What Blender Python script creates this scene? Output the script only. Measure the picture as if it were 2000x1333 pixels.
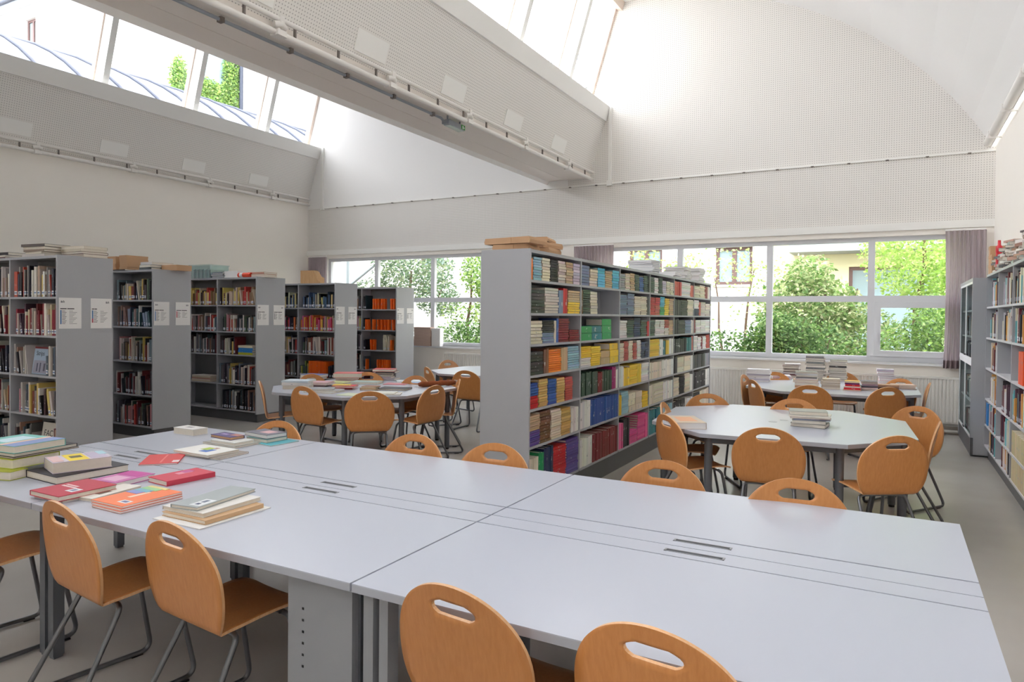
import bpy, bmesh, math, random
from mathutils import Vector, Matrix
random.seed(11)
SC = bpy.context.scene
for o in list(bpy.data.objects): bpy.data.objects.remove(o)
COL = SC.collection
R = math.radians
# ------------------------------------------------------------------ camera
EYE = 1.6
FPX, YAW, PITCH, ROLL, CY = 1362.731, .498793593, -.0150424, .00980195, 636.803
_f = Vector((-math.sin(YAW), math.cos(YAW), 0)); _r = Vector((math.cos(YAW), math.sin(YAW), 0)); _u = Vector((0, 0, 1))
CF = _f*math.cos(PITCH)+_u*math.sin(PITCH); _u2 = _u*math.cos(PITCH)-_f*math.sin(PITCH)
CR = _r*math.cos(ROLL)+_u2*math.sin(ROLL); CU = _u2*math.cos(ROLL)-_r*math.sin(ROLL)
cam = bpy.data.objects.new('camera', bpy.data.cameras.new('camera')); COL.objects.link(cam)
m = Matrix.Identity(4)
for i in range(3): m[i][0], m[i][1], m[i][2] = CR[i], CU[i], -CF[i]
m[2][3] = EYE
cam.matrix_world = m
cam.data.sensor_width = 36; cam.data.lens = FPX/2000*36
cam.data.shift_y = -(666.5-CY)/2000; cam.data.clip_start = .05; cam.data.clip_end = 300
SC.camera = cam
# ------------------------------------------------------------------ sky and exposure: a bright overcast day
W = bpy.data.worlds.new('overcast_sky'); SC.world = W; W.use_nodes = True
W.node_tree.nodes['Background'].inputs[0].default_value = (.945, .97, 1.02, 1)
W.node_tree.nodes['Background'].inputs[1].default_value = 6.0
SC.cycles.max_bounces = 14; SC.cycles.diffuse_bounces = 8
SC.view_settings.view_transform = 'Standard'; SC.view_settings.look = 'None'
SC.view_settings.gamma = 1; SC.view_settings.use_curve_mapping = False
SC.view_settings.exposure = 0.42

# a pixel gives a direction; the depth comes from the plane the thing rests on
def ray(x, y): return CR*((x-1000)/FPX)-CU*((y-CY)/FPX)+CF
def onz(x, y, z=0):
    d = ray(x, y); return Vector((0, 0, EYE))+d*((z-EYE)/d.z)
def onx(x, y, X):
    d = ray(x, y); return Vector((0, 0, EYE))+d*(X/d.x)
def ony(x, y, Y):
    d = ray(x, y); return Vector((0, 0, EYE))+d*(Y/d.y)

# ------------------------------------------------------------------ materials
MATS = {}
def lin(c): return tuple((v/12.92 if v <= .04045 else ((v+.055)/1.055)**2.4) for v in [x/255 for x in c])
def nt(mat): return mat.node_tree.nodes, mat.node_tree.links
def base(name, rgb, rough=.6, metal=0, spec=.5, noise=0, nscale=20, bump=0, bscale=200):
    if name in MATS: return MATS[name]
    m = bpy.data.materials.new(name); m.use_nodes = True; N, L = nt(m)
    b = N['Principled BSDF']; c = lin(rgb)
    b.inputs['Base Color'].default_value = (*c, 1); b.inputs['Roughness'].default_value = rough
    b.inputs['Metallic'].default_value = metal; b.inputs['Specular IOR Level'].default_value = spec
    if noise or bump:
        tc = N.new('ShaderNodeTexCoord')
    if noise:
        n = N.new('ShaderNodeTexNoise'); n.inputs['Scale'].default_value = nscale; n.inputs['Detail'].default_value = 4
        L.new(tc.outputs['Object'], n.inputs['Vector'])
        mx = N.new('ShaderNodeMix'); mx.data_type = 'RGBA'
        mx.inputs[6].default_value = (*[v*(1-noise) for v in c], 1); mx.inputs[7].default_value = (*[min(1, v*(1+noise)) for v in c], 1)
        L.new(n.outputs['Fac'], mx.inputs[0]); L.new(mx.outputs[2], b.inputs['Base Color'])
    if bump:
        n2 = N.new('ShaderNodeTexNoise'); n2.inputs['Scale'].default_value = bscale
        L.new(tc.outputs['Object'], n2.inputs['Vector'])
        bp = N.new('ShaderNodeBump'); bp.inputs['Strength'].default_value = bump; bp.inputs['Distance'].default_value = .002
        L.new(n2.outputs['Fac'], bp.inputs['Height']); L.new(bp.outputs[0], b.inputs['Normal'])
    MATS[name] = m; return m
def mathn(N, L, op, a, b=None):
    n = N.new('ShaderNodeMath'); n.operation = op
    for i, v in enumerate((a, b)):
        if v is None: continue
        if isinstance(v, (int, float)): n.inputs[i].default_value = v
        else: L.new(v, n.inputs[i])
    return n.outputs[0]
def perforated(name, rgb, hole, axis, pitch=.032, rad=.0058):
    m = base(name, rgb, .7); N, L = nt(m); b = N['Principled BSDF']
    tc = N.new('ShaderNodeTexCoord'); sp = N.new('ShaderNodeSeparateXYZ'); L.new(tc.outputs['Object'], sp.inputs[0])
    def cell(o):
        f = mathn(N, L, 'FRACT', mathn(N, L, 'MULTIPLY', o, 1/pitch)); d = mathn(N, L, 'SUBTRACT', f, .5)
        return mathn(N, L, 'MULTIPLY', d, d)
    s = mathn(N, L, 'ADD', cell(sp.outputs[axis]), cell(sp.outputs[2]))
    h = mathn(N, L, 'LESS_THAN', s, (rad/pitch)**2)
    mx = N.new('ShaderNodeMix'); mx.data_type = 'RGBA'; L.new(h, mx.inputs[0])
    mx.inputs[6].default_value = (*lin(rgb), 1); mx.inputs[7].default_value = (*lin(hole), 1)  # shade inside the holes is painted as a flat colour; none are cut
    L.new(mx.outputs[2], b.inputs['Base Color']); return m
def glass(name, tint=(.98, .98, .98), refl=.035, rough=0.0):
    m = bpy.data.materials.new(name); m.use_nodes = True; N, L = nt(m); N.remove(N['Principled BSDF'])
    t = N.new('ShaderNodeBsdfTransparent'); t.inputs[0].default_value = (*tint, 1)
    g = N.new('ShaderNodeBsdfGlossy'); g.inputs['Roughness'].default_value = rough
    mx = N.new('ShaderNodeMixShader'); mx.inputs[0].default_value = refl
    L.new(t.outputs[0], mx.inputs[1]); L.new(g.outputs[0], mx.inputs[2]); L.new(mx.outputs[0], N['Material Output'].inputs[0])
    MATS[name] = m; return m
def wood(name, a, b_, axis=2, scale=1.0, rough=.38):
    m = base(name, a, rough); N, L = nt(m); b = N['Principled BSDF']
    tc = N.new('ShaderNodeTexCoord'); mp = N.new('ShaderNodeMapping')
    mp.inputs['Scale'].default_value = tuple((6*scale if i == axis else 90*scale) for i in range(3))
    oi = N.new('ShaderNodeObjectInfo'); ad = N.new('ShaderNodeVectorMath'); ad.operation = 'ADD'
    mlt = N.new('ShaderNodeVectorMath'); mlt.operation = 'SCALE'; mlt.inputs[0].default_value = (3, 5, 7); L.new(oi.outputs['Random'], mlt.inputs['Scale'])
    L.new(tc.outputs['Object'], ad.inputs[0]); L.new(mlt.outputs[0], ad.inputs[1]); L.new(ad.outputs[0], mp.inputs['Vector'])
    n = N.new('ShaderNodeTexNoise'); n.inputs['Scale'].default_value = 1; n.inputs['Detail'].default_value = 5; n.inputs['Roughness'].default_value = .6
    L.new(mp.outputs[0], n.inputs['Vector'])
    r = N.new('ShaderNodeValToRGB'); r.color_ramp.elements[0].position = .3; r.color_ramp.elements[1].position = .72
    r.color_ramp.elements[0].color = (*lin(b_), 1); r.color_ramp.elements[1].color = (*lin(a), 1)
    L.new(n.outputs['Fac'], r.inputs[0])
    hs = N.new('ShaderNodeHueSaturation'); L.new(r.outputs[0], hs.inputs['Color'])
    v = mathn(N, L, 'ADD', mathn(N, L, 'MULTIPLY', oi.outputs['Random'], .22), .89); L.new(v, hs.inputs['Value'])
    L.new(hs.outputs[0], b.inputs['Base Color']); return m
def book_cover():
    m = base('book_cover', (128, 128, 128), .45); N, L = nt(m); b = N['Principled BSDF']
    oi = N.new('ShaderNodeObjectInfo'); tc = N.new('ShaderNodeTexCoord'); sp = N.new('ShaderNodeSeparateXYZ')
    L.new(tc.outputs['Generated'], sp.inputs[0])
    # a printed title band and a thin rule, at a height that differs from book to book
    rnd = oi.outputs['Random']
    c = mathn(N, L, 'ADD', mathn(N, L, 'MULTIPLY', rnd, .45), .35)
    d = mathn(N, L, 'ABSOLUTE', mathn(N, L, 'SUBTRACT', sp.outputs[2], c))
    w = mathn(N, L, 'MULTIPLY', mathn(N, L, 'FRACT', mathn(N, L, 'MULTIPLY', rnd, 7.3)), .16)
    band = mathn(N, L, 'LESS_THAN', d, w)
    n = N.new('ShaderNodeTexNoise'); n.inputs['Scale'].default_value = 30; L.new(tc.outputs['Object'], n.inputs['Vector'])
    ink = mathn(N, L, 'GREATER_THAN', n.outputs['Fac'], .54)
    edge = mathn(N, L, 'LESS_THAN', mathn(N, L, 'ABSOLUTE', mathn(N, L, 'SUBTRACT', sp.outputs[0], .5)), .3)
    fac = mathn(N, L, 'MULTIPLY', mathn(N, L, 'MULTIPLY', mathn(N, L, 'MULTIPLY', band, ink), edge), .55)
    inv = N.new('ShaderNodeHueSaturation'); inv.inputs['Saturation'].default_value = .35; L.new(oi.outputs['Color'], inv.inputs['Color'])
    iv = N.new('ShaderNodeInvert'); L.new(inv.outputs[0], iv.inputs['Color'])
    mx = N.new('ShaderNodeMix'); mx.data_type = 'RGBA'; L.new(fac, mx.inputs[0]); L.new(oi.outputs['Color'], mx.inputs[6]); L.new(iv.outputs[0], mx.inputs[7])
    L.new(mx.outputs[2], b.inputs['Base Color']); return m
def tinted():   # plain colour held by the object
    m = base('tinted', (128, 128, 128), .55); N, L = nt(m)
    oi = N.new('ShaderNodeObjectInfo'); L.new(oi.outputs['Color'], N['Principled BSDF'].inputs['Base Color']); return m
def vcol(name, rough=.6, trans=0):
    m = base(name, (128, 128, 128), rough); N, L = nt(m); b = N['Principled BSDF']
    a = N.new('ShaderNodeVertexColor'); a.layer_name = 'Col'; L.new(a.outputs[0], b.inputs['Base Color'])
    if trans:
        t = N.new('ShaderNodeBsdfTranslucent'); L.new(a.outputs[0], t.inputs[0]); mx = N.new('ShaderNodeMixShader'); mx.inputs[0].default_value = trans
        L.new(b.outputs[0], mx.inputs[1]); L.new(t.outputs[0], mx.inputs[2]); L.new(mx.outputs[0], N['Material Output'].inputs[0])
    return m
M = MATS
base('wall', (245, 240, 232), .75, noise=.012, nscale=3)
base('ceil', (240, 239, 237), .8)
base('trim', (240, 239, 235), .5)
perforated('perf_far', (232, 229, 224), (172, 169, 164), 0)
perforated('perf_side', (232, 229, 224), (172, 169, 164), 1)
base('beam', (236, 229, 222), .6)
base('pipe', (233, 230, 225), .4)
base('pipe_dark', (120, 112, 106), .5)
base('frame', (222, 224, 228), .4)
base('timber', (226, 209, 196), .5)
base('sill', (236, 237, 240), .35)
base('radiator', (236, 234, 228), .4)
base('shelf', (172, 174, 179), .45)
base('shelf_light', (204, 204, 208), .45)
base('shelf_back', (146, 147, 150), .5)
base('plinth', (92, 93, 96), .5)
base('top', (184, 189, 202), .3, noise=.012, nscale=2)
base('top_edge', (172, 176, 186), .4)
base('top_gap', (92, 98, 112), .6)
base('desk_metal', (150, 153, 158), .4, metal=.15)
base('tube', (118, 120, 124), .32, metal=.75)
base('leg', (104, 108, 114), .42, metal=.2)
base('black', (28, 28, 30), .5)
base('rubber', (38, 38, 40), .8)
base('screw', (200, 200, 198), .3, metal=.8)
wood('beech', (206, 142, 84), (194, 128, 70))
wood('birch', (214, 176, 130), (196, 152, 104))
wood('beech_edge', (232, 186, 140), (214, 164, 116))
base('paper', (226, 219, 206), .8, noise=.06, nscale=60)
base('paper_white', (235, 234, 233), .75)
base('kraft', (196, 158, 122), .8, noise=.05, nscale=8)
base('curtain', (196, 184, 188), .9, bump=.3, bscale=400)
def cloth(m):
    N, L = nt(m); b = N['Principled BSDF']; t = N.new('ShaderNodeBsdfTranslucent'); t.inputs[0].default_value = b.inputs['Base Color'].default_value
    mx = N.new('ShaderNodeMixShader'); mx.inputs[0].default_value = .35
    L.new(b.outputs[0], mx.inputs[1]); L.new(t.outputs[0], mx.inputs[2]); L.new(mx.outputs[0], N['Material Output'].inputs[0])
cloth(M['curtain'])
base('curtain_hem', (150, 132, 134), .9)
base('print_black', (52, 52, 56), .7); base('print_grey', (140, 140, 144), .7)
base('print_blue', (60, 116, 172), .7); base('print_red', (176, 44, 70), .7)
base('label_white', (226, 229, 233), .5); base('label_blue', (96, 130, 176), .5)
base('sign_green', (52, 150, 52), .5); base('lamp_grey', (150, 156, 164), .4)
base('clear_box', (190, 204, 206), .2)
glass('pane'); glass('cabinet_glass', (.9, .95, .94), .09); glass('plastic', (.78, .86, .87), .12, .2)
book_cover(); tinted(); vcol('bookstuff', .5); vcol('leafy', .55, .35)
base('bark', (120, 96, 80), .9, noise=.2, nscale=30)
base('render_white', (238, 238, 236), .85); base('render_yellow', (240, 234, 190), .85)
base('win_frame', (110, 84, 80), .6); base('win_glass', (150, 172, 176), .15)
base('roof_metal', (112, 118, 128), .5); base('roof_seam', (66, 72, 88), .5)
base('roof_pale', (196, 204, 214), .6)
base('soil', (96, 84, 70), .95, noise=.2, nscale=6)
base('balcony', (150, 160, 160), .6)
# floor: polished grey resin with mottling
def floor_mat():
    m = base('floor', (150, 147, 142), .22); N, L = nt(m); b = N['Principled BSDF']
    tc = N.new('ShaderNodeTexCoord'); n = N.new('ShaderNodeTexNoise'); n.inputs['Scale'].default_value = 1.4; n.inputs['Detail'].default_value = 3
    L.new(tc.outputs['Object'], n.inputs['Vector'])
    mx = N.new('ShaderNodeMix'); mx.data_type = 'RGBA'; L.new(n.outputs['Fac'], mx.inputs[0])
    mx.inputs[6].default_value = (*lin((162, 157, 150)), 1); mx.inputs[7].default_value = (*lin((186, 182, 177)), 1)
    L.new(mx.outputs[2], b.inputs['Base Color']); b.inputs['Roughness'].default_value = .27
    return m
floor_mat()

# ------------------------------------------------------------------ mesh helpers
class MB:
    def __init__(s): s.v = []; s.f = []; s.mi = []; s.sm = []; s.col = []
    def add(s, vs, fs, mi=0, smooth=False, col=None):
        k = len(s.v); s.v += [tuple(v) for v in vs]
        for f in fs: s.f.append(tuple(i+k for i in f)); s.mi.append(mi); s.sm.append(smooth); s.col.append(col)
    def box(s, x0, x1, y0, y1, z0, z1, mi=0, col=None, mat=None):
        vs = [(x, y, z) for z in (z0, z1) for y in (y0, y1) for x in (x0, x1)]
        if mat is not None: vs = [mat @ Vector(v) for v in vs]
        s.add(vs, [(0, 2, 3, 1), (4, 5, 7, 6), (0, 1, 5, 4), (2, 6, 7, 3), (0, 4, 6, 2), (1, 3, 7, 5)], mi, False, col)
    def ring(s, a0, a1, c0, c1, e, d0, d1, axis='y', eb=None, mi=0):
        # a rectangular frame without overlapping corners; a along x (axis y) or along y (axis x), c along z
        eb = e if eb is None else eb
        for (p, q, u, v) in ((a0, a1, c0, c0+eb), (a0, a1, c1-e, c1), (a0, a0+e, c0+eb, c1-e), (a1-e, a1, c0+eb, c1-e)):
            if axis == 'y': s.box(p, q, d0, d1, u, v, mi)
            else: s.box(d0, d1, p, q, u, v, mi)
    def prism(s, poly, a, b, axis='z', mi=0):
        # poly: 2-D outline extruded along axis from a to b
        P = {'z': lambda p, t: (p[0], p[1], t), 'y': lambda p, t: (p[0], t, p[1]), 'x': lambda p, t: (t, p[0], p[1])}[axis]
        n = len(poly); vs = [P(p, a) for p in poly]+[P(p, b) for p in poly]
        fs = [tuple(range(n-1, -1, -1)), tuple(range(n, 2*n))]+[(i, (i+1) % n, n+(i+1) % n, n+i) for i in range(n)]
        s.add(vs, fs, mi)
    def tube(s, path, r, n=10, mi=0, closed=False, caps=True):
        path = [Vector(p) for p in path]; k = len(path); rings = []; up = Vector((0, 0, 1))
        prev = None
        for i, p in enumerate(path):
            if closed: t = path[(i+1) % k]-path[i-1]
            else: t = path[min(i+1, k-1)]-path[max(i-1, 0)]
            t.normalize()
            if prev is None:
                a = t.cross(up)
                if a.length < .05: a = t.cross(Vector((1, 0, 0)))
            else: a = prev-t*prev.dot(t)
            a.normalize(); prev = a; b = t.cross(a)
            rr = r[i] if isinstance(r, (list, tuple)) else r
            rings.append([p+(a*math.cos(2*math.pi*j/n)+b*math.sin(2*math.pi*j/n))*rr for j in range(n)])
        vs = [v for g in rings for v in g]; fs = []
        m_ = k if closed else k-1
        for i in range(m_):
            for j in range(n):
                i2 = (i+1) % k
                fs.append((i*n+j, i*n+(j+1) % n, i2*n+(j+1) % n, i2*n+j))
        s.add(vs, fs, mi, True)
        if caps and not closed:
            s.add(rings[0], [tuple(range(n-1, -1, -1))], mi); s.add(rings[-1], [tuple(range(n))], mi)
    def mesh(s, name, mats, col=False):
        me = bpy.data.meshes.new(name); me.from_pydata(s.v, [], s.f)
        for mt in (mats if isinstance(mats, (list, tuple)) else [mats]): me.materials.append(M[mt] if isinstance(mt, str) else mt)
        me.polygons.foreach_set('material_index', s.mi); me.polygons.foreach_set('use_smooth', s.sm)
        if col:
            at = me.color_attributes.new('Col', 'FLOAT_COLOR', 'CORNER'); data = []
            for f, c in zip(s.f, s.col): data += [*(c or (.5, .5, .5)), 1]*len(f)
            at.data.foreach_set('color', data)
        bm = bmesh.new(); bm.from_mesh(me); bmesh.ops.recalc_face_normals(bm, faces=bm.faces); bm.to_mesh(me); bm.free()
        me.update(); return me
    def build(s, name, mats, parent=None, col=False):
        return link(name, s.mesh(name, mats, col), parent)
def link(name, data, parent=None, mat=None):
    o = bpy.data.objects.new(name, data); COL.objects.link(o)
    if parent is not None: o.parent = parent
    if mat is not None: o.matrix_local = mat
    return o
def empty(name, loc=(0, 0, 0), rz=0):
    o = bpy.data.objects.new(name, None); COL.objects.link(o); o.location = loc; o.rotation_euler = (0, 0, rz); o.empty_display_size = .1; return o
def tag(o, label=None, cat=None, group=None, kind=None):
    if label: o['label'] = label
    if cat: o['category'] = cat
    if group: o['group'] = group
    if kind: o['kind'] = kind
    return o
def struct(name, mb, mats, parent=None, label=None):
    o = mb.build(name, mats, parent)
    if parent is None: o['kind'] = 'structure'
    if label: o['label'] = label
    return o
def copy_tree(o, parent=None):
    c = o.copy(); COL.objects.link(c); c.parent = parent
    for ch in o.children: copy_tree(ch, c)
    return c
def fillet(pts, r, n=5):
    out = [Vector(pts[0])]
    for i in range(1, len(pts)-1):
        p, a, b = Vector(pts[i]), Vector(pts[i-1]), Vector(pts[i+1])
        da, db = (a-p), (b-p); k = min(r, da.length*.49, db.length*.49); A = p+da.normalized()*k; B = p+db.normalized()*k
        for j in range(n+1):
            t = j/n; out.append(A*(1-t)**2+p*2*t*(1-t)+B*t*t)
    out.append(Vector(pts[-1])); return out
# ================================================================== the room
YF, XL, XR, YB = 11.5, -11.47, 1.2, -6.0
BAY = 6.72
b = MB(); b.box(XL-.3, XR+.3, YB-.3, YF+.35, -.2, 0); struct('floor', b, 'floor')
VAULT = [(-4.2, 7.0), (-3.8, 7.01), (-3.3, 6.97), (-2.6, 6.83), (-1.78, 6.556), (-1.25, 6.32), (-.757, 6.04), (-.33, 5.74), (.05, 5.41), (.39, 5.06), (.687, 4.70), (.93, 4.36), (1.16, 3.98)]
# lower far wall with two window openings
WL = (-10.9, -6.1); WR = (-4.62, .93); ZS, ZH = .97, 2.80
b = MB()
b.box(XL-.3, XR+.3, YF, YF+.3, 0, ZS); b.box(XL-.3, XR+.3, YF, YF+.3, ZH, 2.9)
b.box(XL-.3, WL[0], YF, YF+.3, ZS, ZH); b.box(WL[1], WR[0], YF, YF+.3, ZS, ZH); b.box(WR[1], XR+.3, YF, YF+.3, ZS, ZH)
struct('wall_far', b, 'wall')
poly = [(XL-.2, 2.9), (XR+.1, 2.9), (XR+.1, 3.98)]+VAULT[::-1]+[(-4.28, 7.0), (-4.8, 5.3), (-4.9, 4.3), (-5.5, 4.1)] + \
    [(x-BAY, z) for x, z in VAULT[::-1]]+[(-4.28-BAY, 7.0), (-4.8-BAY, 5.3), (XL-.2, 4.0)]
pr_ = [(-5.15, 2.9), (XR+.1, 2.9), (XR+.1, 3.98)]+VAULT[::-1]+[(-4.28, 7.0), (-4.8, 5.3), (-4.9, 4.3), (-5.15, 4.2)]
b = MB(); b.prism(pr_, YF, YF+.3, 'y'); b.box(XL-.2, -5.15, YF, YF+.3, 2.9, 3.91); struct('wall_far_upper', b, 'perf_far')
pl_ = [(XL-.2, 3.91), (-5.15, 3.91), (-5.15, 4.2), (-5.5, 4.1)]+[(x-BAY, z) for x, z in VAULT[::-1]]+[(-4.28-BAY, 7.0), (-4.8-BAY, 5.3), (XL-.2, 4.0)]
b = MB(); b.prism(pl_, YF, YF+.3, 'y'); struct('wall_far_gable', b, 'ceil')
b = MB(); b.box(XL, XR, YF-.03, YF, 2.875, 2.985); struct('trim_1', b, 'trim')
b = MB(); b.box(XL-.3, XR+.3, YB-.3, YB, 0, 7.3); struct('wall_back', b, 'wall')
b = MB(); b.box(XR, XR+.3, YB, YF, 0, 4.0); struct('wall_right', b, 'wall')
b = MB(); b.box(XL-.3, XL, YB, YF, 0, 4.06); struct('wall_left', b, 'wall')
def vault(dx, name):
    b = MB(); n = len(VAULT); inn = [(x+dx, z) for x, z in VAULT]; out = [(x+dx+.12*i/n, z+.22) for i, (x, z) in enumerate(VAULT)]
    poly = inn+out[::-1]
    for i in range(n-1):
        b.prism([inn[i], inn[i+1], out[i+1], out[i]], YB, YF+.3, 'y')
    return struct(name, b, 'ceil')
vault(0, 'ceiling'); vault(-BAY, 'ceiling_second_vault')
def gx(z, dx=0): return -4.73+dx+.3*(z-5.522)      # glazing plane
def px_(z, dx=0): return -4.714+dx+.3*(z-4.128)    # sloping panel face
MULL = [10.13-1.665*i for i in range(10)]
NX, NZ = .958, -.287
def bay(dx, tag_, wn):
    # sloping perforated panel with a plain sill band above it
    b = MB(); zb = 4.06
    b.prism([(px_(zb, dx), zb), (px_(5.0, dx), 5.0), (gx(5.3, dx)-.1, 5.3), (px_(zb, dx)-.3, zb)], YB, YF, 'y')
    pan = struct('wall_slope_'+tag_, b, 'perf_side')
    b = MB(); b.prism([(px_(5.0, dx)-.02, 4.995), (px_(5.0, dx)+.03, 4.995), (px_(5.235, dx)+.025, 5.235), (gx(5.28, dx)-.05, 5.29)], YB, YF-.002, 'y')
    b.build('sill_band', 'trim', pan)
    for i in range(8):
        y0 = 5.3+1.5*(i-4); 
        if y0 > 10.6: continue
        b = MB(); z0, z1 = 4.20, 4.40
        b.prism([(px_(z0, dx), z0), (px_(z0, dx)+.012, z0), (px_(z1, dx)+.012, z1), (px_(z1, dx), z1)], y0, y0+.47, 'y'); b.build('cover_plate', 'trim', pan)
    # skylight: timber frame, fins and panes
    w = empty('window_'+str(wn)); tag(w, kind='structure')
    zt, z0 = 6.93, 5.26
    def strip(y0, y1, za, zb_, d0, d1, name, mt):
        b = MB(); b.prism([(gx(za, dx)+NX*d0, za+NZ*d0), (gx(za, dx)+NX*d1, za+NZ*d1), (gx(zb_, dx)+NX*d1, zb_+NZ*d1), (gx(zb_, dx)+NX*d0, zb_+NZ*d0)], y0, y1, 'y')
        return b.build(name, mt, w)
    strip(YB, YF, zt-.02, zt+.16, -.06, .16, 'head_rail', 'timber')
    edges = [YF-.02]+MULL+[YB]
    for y in MULL:
        strip(y-.05, y+.05, z0, zt, .03, .26, 'fin', 'trim'); strip(y-.075, y+.075, z0, zt, -.05, .035, 'mullion', 'timber')
    strip(YF-.07, YF-.002, z0, zt, -.05, .06, 'mullion', 'timber')
    for a, c in zip(edges[:-1], edges[1:]):
        strip(c+.07, a-.07, z0, zt, -.008, 0, 'pane', 'pane')
bay(0, 'middle', 3); bay(-BAY, 'left', 4)
# valley beam
b = MB(); b.box(-5.6, -5.219, YB, YF, 4.04, 4.052); b.box(-5.211, -4.72, YB, YF, 4.04, 4.052); b.box(-5.6, -4.72, YB, YF, 4.053, 4.25)
beam = struct('ceiling_beam', b, 'beam')
b = MB(); b.box(-5.63, -5.6, YB, YF, 4.05, 4.12); b.build('edge_strip', 'trim', beam)
for i in range(9):
    b = MB(); y = 10.7-1.55*i; b.box(-5.655, -5.6, y-.03, y+.03, 4.02, 4.06); b.build('strip_clip', 'pipe_dark', beam)
# horizontal and vertical cable ducts on the far wall
t = empty('cable_duct', (0, YF, 0)); tag(t, 'thin white cable duct running across the perforated end wall', 'duct')
b = MB(); b.box(-11.05, XR, -.022, 0, 3.90, 3.922); b.build('channel', 'trim', t)
for i in range(24):
    b = MB(); x = -10.6+i*.5; b.box(x-.02, x+.02, -.027, 0, 3.892, 3.906); b.build('clip', 'pipe_dark', t)
for x, lab in ((-4.35, 'white cable drop with junction box beside the ceiling beam'), (-11.02, 'white cable drop with junction box near the left wall corner')):
    t = empty('cable_drop', (x, YF, 3.9)); tag(t, lab, 'duct')
    b = MB(); b.box(-.025, .025, -.04, 0, .06, 1.33); b.build('channel', 'trim', t)
    b = MB(); b.box(-.045, .045, -.05, 0, -.03, .06); b.build('junction_box', 'trim', t)
# twin pipe rails along the foot of the slopes, with stand-off brackets and clamps
def pipe_rail(dx, lab):
    t = empty('pipe_rail', (px_(4.1, dx)+.06, 0, 4.0)); tag(t, lab, 'pipe', 'twin pipe rails under the skylights')
    for dz, rr in ((0.0, .028), (.115, .022)):
        b = MB(); b.tube([(0 if dz == 0 else .02, YB+.05, dz), (0 if dz == 0 else .02, YF-.05, dz)], rr, 10); b.build('pipe', 'pipe', t)
    for i in range(22):
        y = 11.1-.55*i
        b = MB(); b.box(-.002, .016, y-.01, y+.01, .02, .1); b.build('bracket', 'pipe_dark', t)
    for i in range(9):
        y = 10.4-1.52*i
        b = MB(); b.box(-.045, .05, y-.05, y+.05, -.03, .02); b.tube([(.01, y-.06, .06), (.03, y, .075), (.01, y+.06, .06)], .03, 8); b.box(-.03, .05, y-.025, y+.025, .08, .14)
        b.build('clamp', 'pipe', t)
pipe_rail(0, 'twin white pipes clamped along the foot of the sloping panel above the beam')
pipe_rail(-BAY, 'twin white pipes clamped along the top of the left wall')
t = empty('wall_pipe', (XR-.09, 0, 4.02)); tag(t, 'thick white pipe along the top of the right wall', 'pipe')
b = MB(); b.tube([(0, YB+.05, 0), (0, YF-.02, 0)], .055, 12); b.build('pipe', 'pipe', t)
for i in range(8):
    b = MB(); y = 10.9-1.3*i; b.box(-.06, .09, y-.015, y+.015, -.07, .02); b.build('clamp', 'pipe', t)
t = empty('conduit', (-4.87, 0, 3.99)); tag(t, 'grey conduit running under the ceiling beam to the exit lamp', 'conduit')
b = MB(); b.tube(fillet([(0, YB+.05, .01), (0, 7.1, .01), (0.02, 7.14, -.06)], .05), .016, 8); b.build('pipe', 'lamp_grey', t)
for i in range(9):
    b = MB(); y = 6.9-.75*i; b.box(-.025, .025, y-.02, y+.02, -.012, .03); b.build('clip', 'pipe_dark', t)
t = empty('exit_lamp', (-4.83, 7.3, 3.93), R(3)); tag(t, 'grey emergency exit lamp with green pictogram under the beam', 'lamp')
b = MB(); b.box(-.05, .05, -.2, .2, 0, .045); b.box(-.04, .04, -.17, .17, .045, .06); b.build('housing', 'lamp_grey', t)
b = MB(); b.box(-.036, .036, -.17, .17, -.012, 0); b.build('diffuser', 'clear_box', t)
b = MB(); b.box(.05, .054, .1, .19, .005, .06); sg = b.build('sign', 'sign_green', t)
b = MB(); b.box(.054, .0555, .125, .15, .012, .05); b.box(.054, .0555, .158, .178, .025, .035); b.build('pictogram', 'label_white', sg)
for y in (-.15, .15):
    b = MB(); b.tube([(0, y, .05), (0, y, .11)], .01, 6); b.build('hanger', 'lamp_grey', t)

# ------------------------------------------------------------------ windows of the far wall
def window(n, x0, x1, mulls, casement=None, yw=None):
    w = empty('window_'+str(n), (0, YF if yw is None else yw, 0)); tag(w, kind='structure')
    ya, yb = .06, .13; zt0, zt1 = 1.85, 1.94; fb, ft = 1.05, 2.735
    b = MB(); b.ring(x0, x1, ZS, ZH, .065, ya, yb, 'y', .08)
    b.build('frame', 'frame', w)
    xs = [x0+.065]+mulls+[x1-.065]
    for mx in mulls:
        b = MB(); b.box(mx-.045, mx+.045, ya-.005, yb, fb, ft); b.build('mullion', 'frame', w)
    for i, (a, c) in enumerate(zip(xs[:-1], xs[1:])):
        a2 = a+(.045 if i else 0); c2 = c-(.045 if i < len(xs)-2 else 0)
        b = MB(); b.box(a2, c2, ya, yb, zt0, zt1); b.build('transom', 'frame', w)
        for za, zb in ((fb, zt0), (zt1, ft)):
            if casement == i and za == fb:
                s = MB(); s.ring(a2+.002, c2-.002, fb+.002, zt0-.002, .085, ya-.015, yb-.01)
                so = s.build('sash', 'frame', w)
                h = MB(); h.box(a2+.025, a2+.055, ya-.035, ya-.015, 1.32, 1.40); h.box(a2+.03, a2+.05, ya-.06, ya-.04, 1.27, 1.40); h.build('handle', 'frame', so)
                g = MB(); g.box(a2+.08, c2-.06, ya+.03, ya+.036, fb+.08, zt0-.06); g.build('pane', 'pane', w)
            else:
                g = MB(); g.box(a2, c2, ya+.03, ya+.036, za, zb); g.build('pane', 'pane', w)
    b = MB(); b.box(x0, x1, -.05, ya, ZS-.03, ZS); b.build('sill', 'sill', w)
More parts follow.
